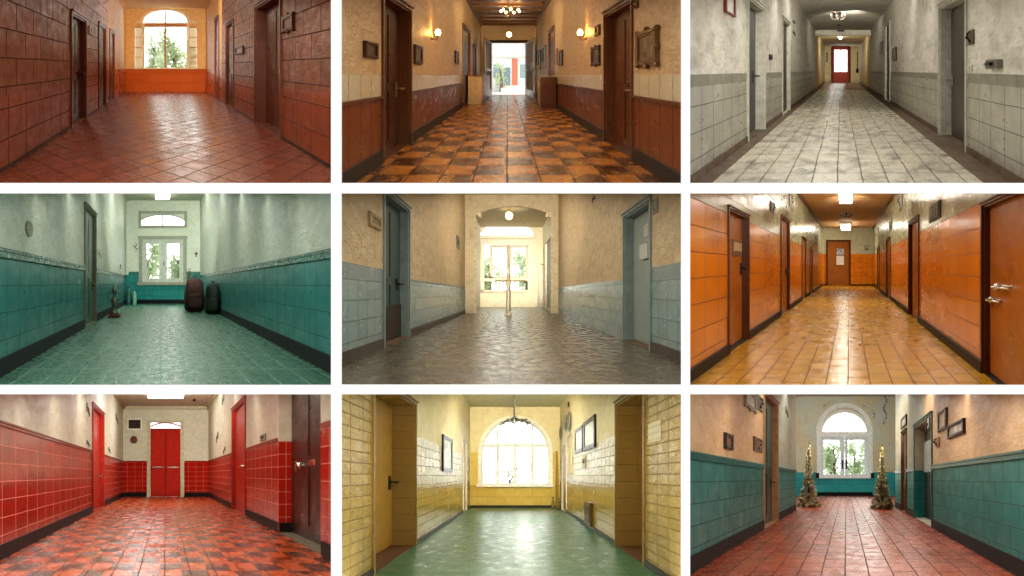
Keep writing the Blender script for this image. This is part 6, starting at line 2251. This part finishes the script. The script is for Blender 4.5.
for x0, y0_, nm in ((420, 48, 'left'), (540, 50, 'right')):
    rt = root(R, 'spot_lamp', R.uu(S, x0), R.ye, R.hh(S, y0_), 'small silver spot lamp over the %s shoulder of the arched window' % nm, 'spot lamp')
    mb = MB(R)
    u0, h0 = R.uu(S, x0), R.hh(S, y0_)
    mb.tube([(u0, R.ye, h0), (u0, R.ye - 0.12, h0 + 0.02)], 0.02, 6)
    mb.build('arm', IRON, rt)
    mb = MB(R)
    sgn = 1 if nm == 'left' else -1
    mb.tube([(u0 - sgn * 0.1, R.ye - 0.14, h0 - 0.05), (u0, R.ye - 0.14, h0), (u0 + sgn * 0.12, R.ye - 0.14, h0 + 0.07)], [0.035, 0.05, 0.03], 10)
    mb.build('head', plain('silver lamp head', 'b4b6b0', 0.3, 0.6), rt, smooth=True)
rt = root(R, 'wall_hook', R.uu(S, 567), R.ye, R.hh(S, 84), 'dark hook on the end wall right of the window arch', 'hook')
mb = MB(R)
mb.tube([(R.uu(S, 564), R.ye - 0.02, R.hh(S, 70)), (R.uu(S, 569), R.ye - 0.05, R.hh(S, 74)), (R.uu(S, 568), R.ye - 0.05, R.hh(S, 83)), (R.uu(S, 564), R.ye - 0.04, R.hh(S, 84))], 0.02, 6)
mb.build('hook', IRON, rt)

soffit_fill(R, 3.5, (1.0, 0.94, 0.84))
end_fill(R, 0.36, 520, (1.0, 0.97, 0.93))

# ------------------------------------------------------------------ white partition with the nine openings
xs = [(-60, -8), (331.5, 341.8), (680.8, 689.7), (1032, 1090)]
panes = [[(-8, 331.5), (341.8, 680.8), (689.7, 1032)]] * 3
rows = [(-8, 182.9, 182.9), (193.7, 384.7), (394.0, 581)]
vs, fs = [], []
def wpt(x, y, Y):
    return ((x - 512) / FP * Y, Y, CAMZ + (288 - y) / FP * Y)
bm = bmesh.new()
def slab(x0, x1, y0, y1):
    a, b = FRONT - 0.012, FRONT
    P_ = [bm.verts.new(((x - 512) / FP * FRONT, Y, CAMZ + (288 - y) / FP * FRONT)) for Y in (a, b) for y in (y0, y1) for x in (x0, x1)]
    for f in ((0, 2, 3, 1), (4, 5, 7, 6), (0, 1, 5, 4), (2, 6, 7, 3), (0, 4, 6, 2), (1, 3, 7, 5)):
        bm.faces.new([P_[i] for i in f])
for y0, y1 in ((-70, -8), (183.2, 193.6), (384.7, 394.0), (581, 640)):
    slab(-70, 1094, y0, y1)
for y0, y1 in ((-8, 183.2), (193.6, 384.7), (394.0, 581)):
    for x0, x1 in ((-70, -8), (331.4, 341.9), (680.8, 689.7), (1032, 1094)):
        slab(x0, x1, y0, y1)
bmesh.ops.remove_doubles(bm, verts=bm.verts, dist=1e-5)
me = bpy.data.meshes.new('wall_front')
bm.to_mesh(me)
bm.free()
uvl = me.uv_layers.new(name='UVMap')
for p in me.polygons:
    for li, vi in zip(p.loop_indices, p.vertices):
        uvl.data[li].uv = (me.vertices[vi].co.x, me.vertices[vi].co.z)
nt = NT('smooth white partition paint')
me.materials.append(nt.done((0.97, 0.97, 0.965, 1), 0.8, None, spec=0.1))
o = bpy.data.objects.new('wall_front', me)
COL.objects.link(o)
struct(o, 'smooth white partition with nine openings onto the corridors', 'wall')

# ------------------------------------------------------------------ sky, camera
w = bpy.data.worlds.new('bright hazy sky')
scn.world = w
w.use_nodes = True
t = w.node_tree
t.nodes.clear()
tc = t.nodes.new('ShaderNodeTexCoord')
sp = t.nodes.new('ShaderNodeSeparateXYZ')
mr = t.nodes.new('ShaderNodeMapRange')
mr.inputs[1].default_value = 0.0
mr.inputs[2].default_value = 0.35
mr.inputs[3].default_value = 1.1
mr.inputs[4].default_value = 4.2
bg = t.nodes.new('ShaderNodeBackground')
bg.inputs[0].default_value = (1.0, 0.985, 0.96, 1)
ow = t.nodes.new('ShaderNodeOutputWorld')
t.links.new(tc.outputs['Generated'], sp.inputs[0])
t.links.new(sp.outputs[1], mr.inputs[0])
t.links.new(mr.outputs[0], bg.inputs[1])
t.links.new(bg.outputs[0], ow.inputs[0])

cam = bpy.data.cameras.new('camera')
cam.sensor_width = 36.0
cam.lens = 36.0 * FP / 1024.0
cam.clip_end = 400
co = bpy.data.objects.new('camera', cam)
COL.objects.link(co)
co.location = (0, 0, CAMZ)
co.rotation_euler = (math.pi / 2, 0, 0)
scn.camera = co
scn.view_settings.view_transform = 'Standard'
scn.view_settings.look = 'None'
scn.cycles.use_denoising = True
scn.cycles.max_bounces = 10
scn.cycles.diffuse_bounces = 6
scn.cycles.sample_clamp_indirect = 6.0
for o in bpy.data.objects:
    if 'o' in o:
        del o['o']
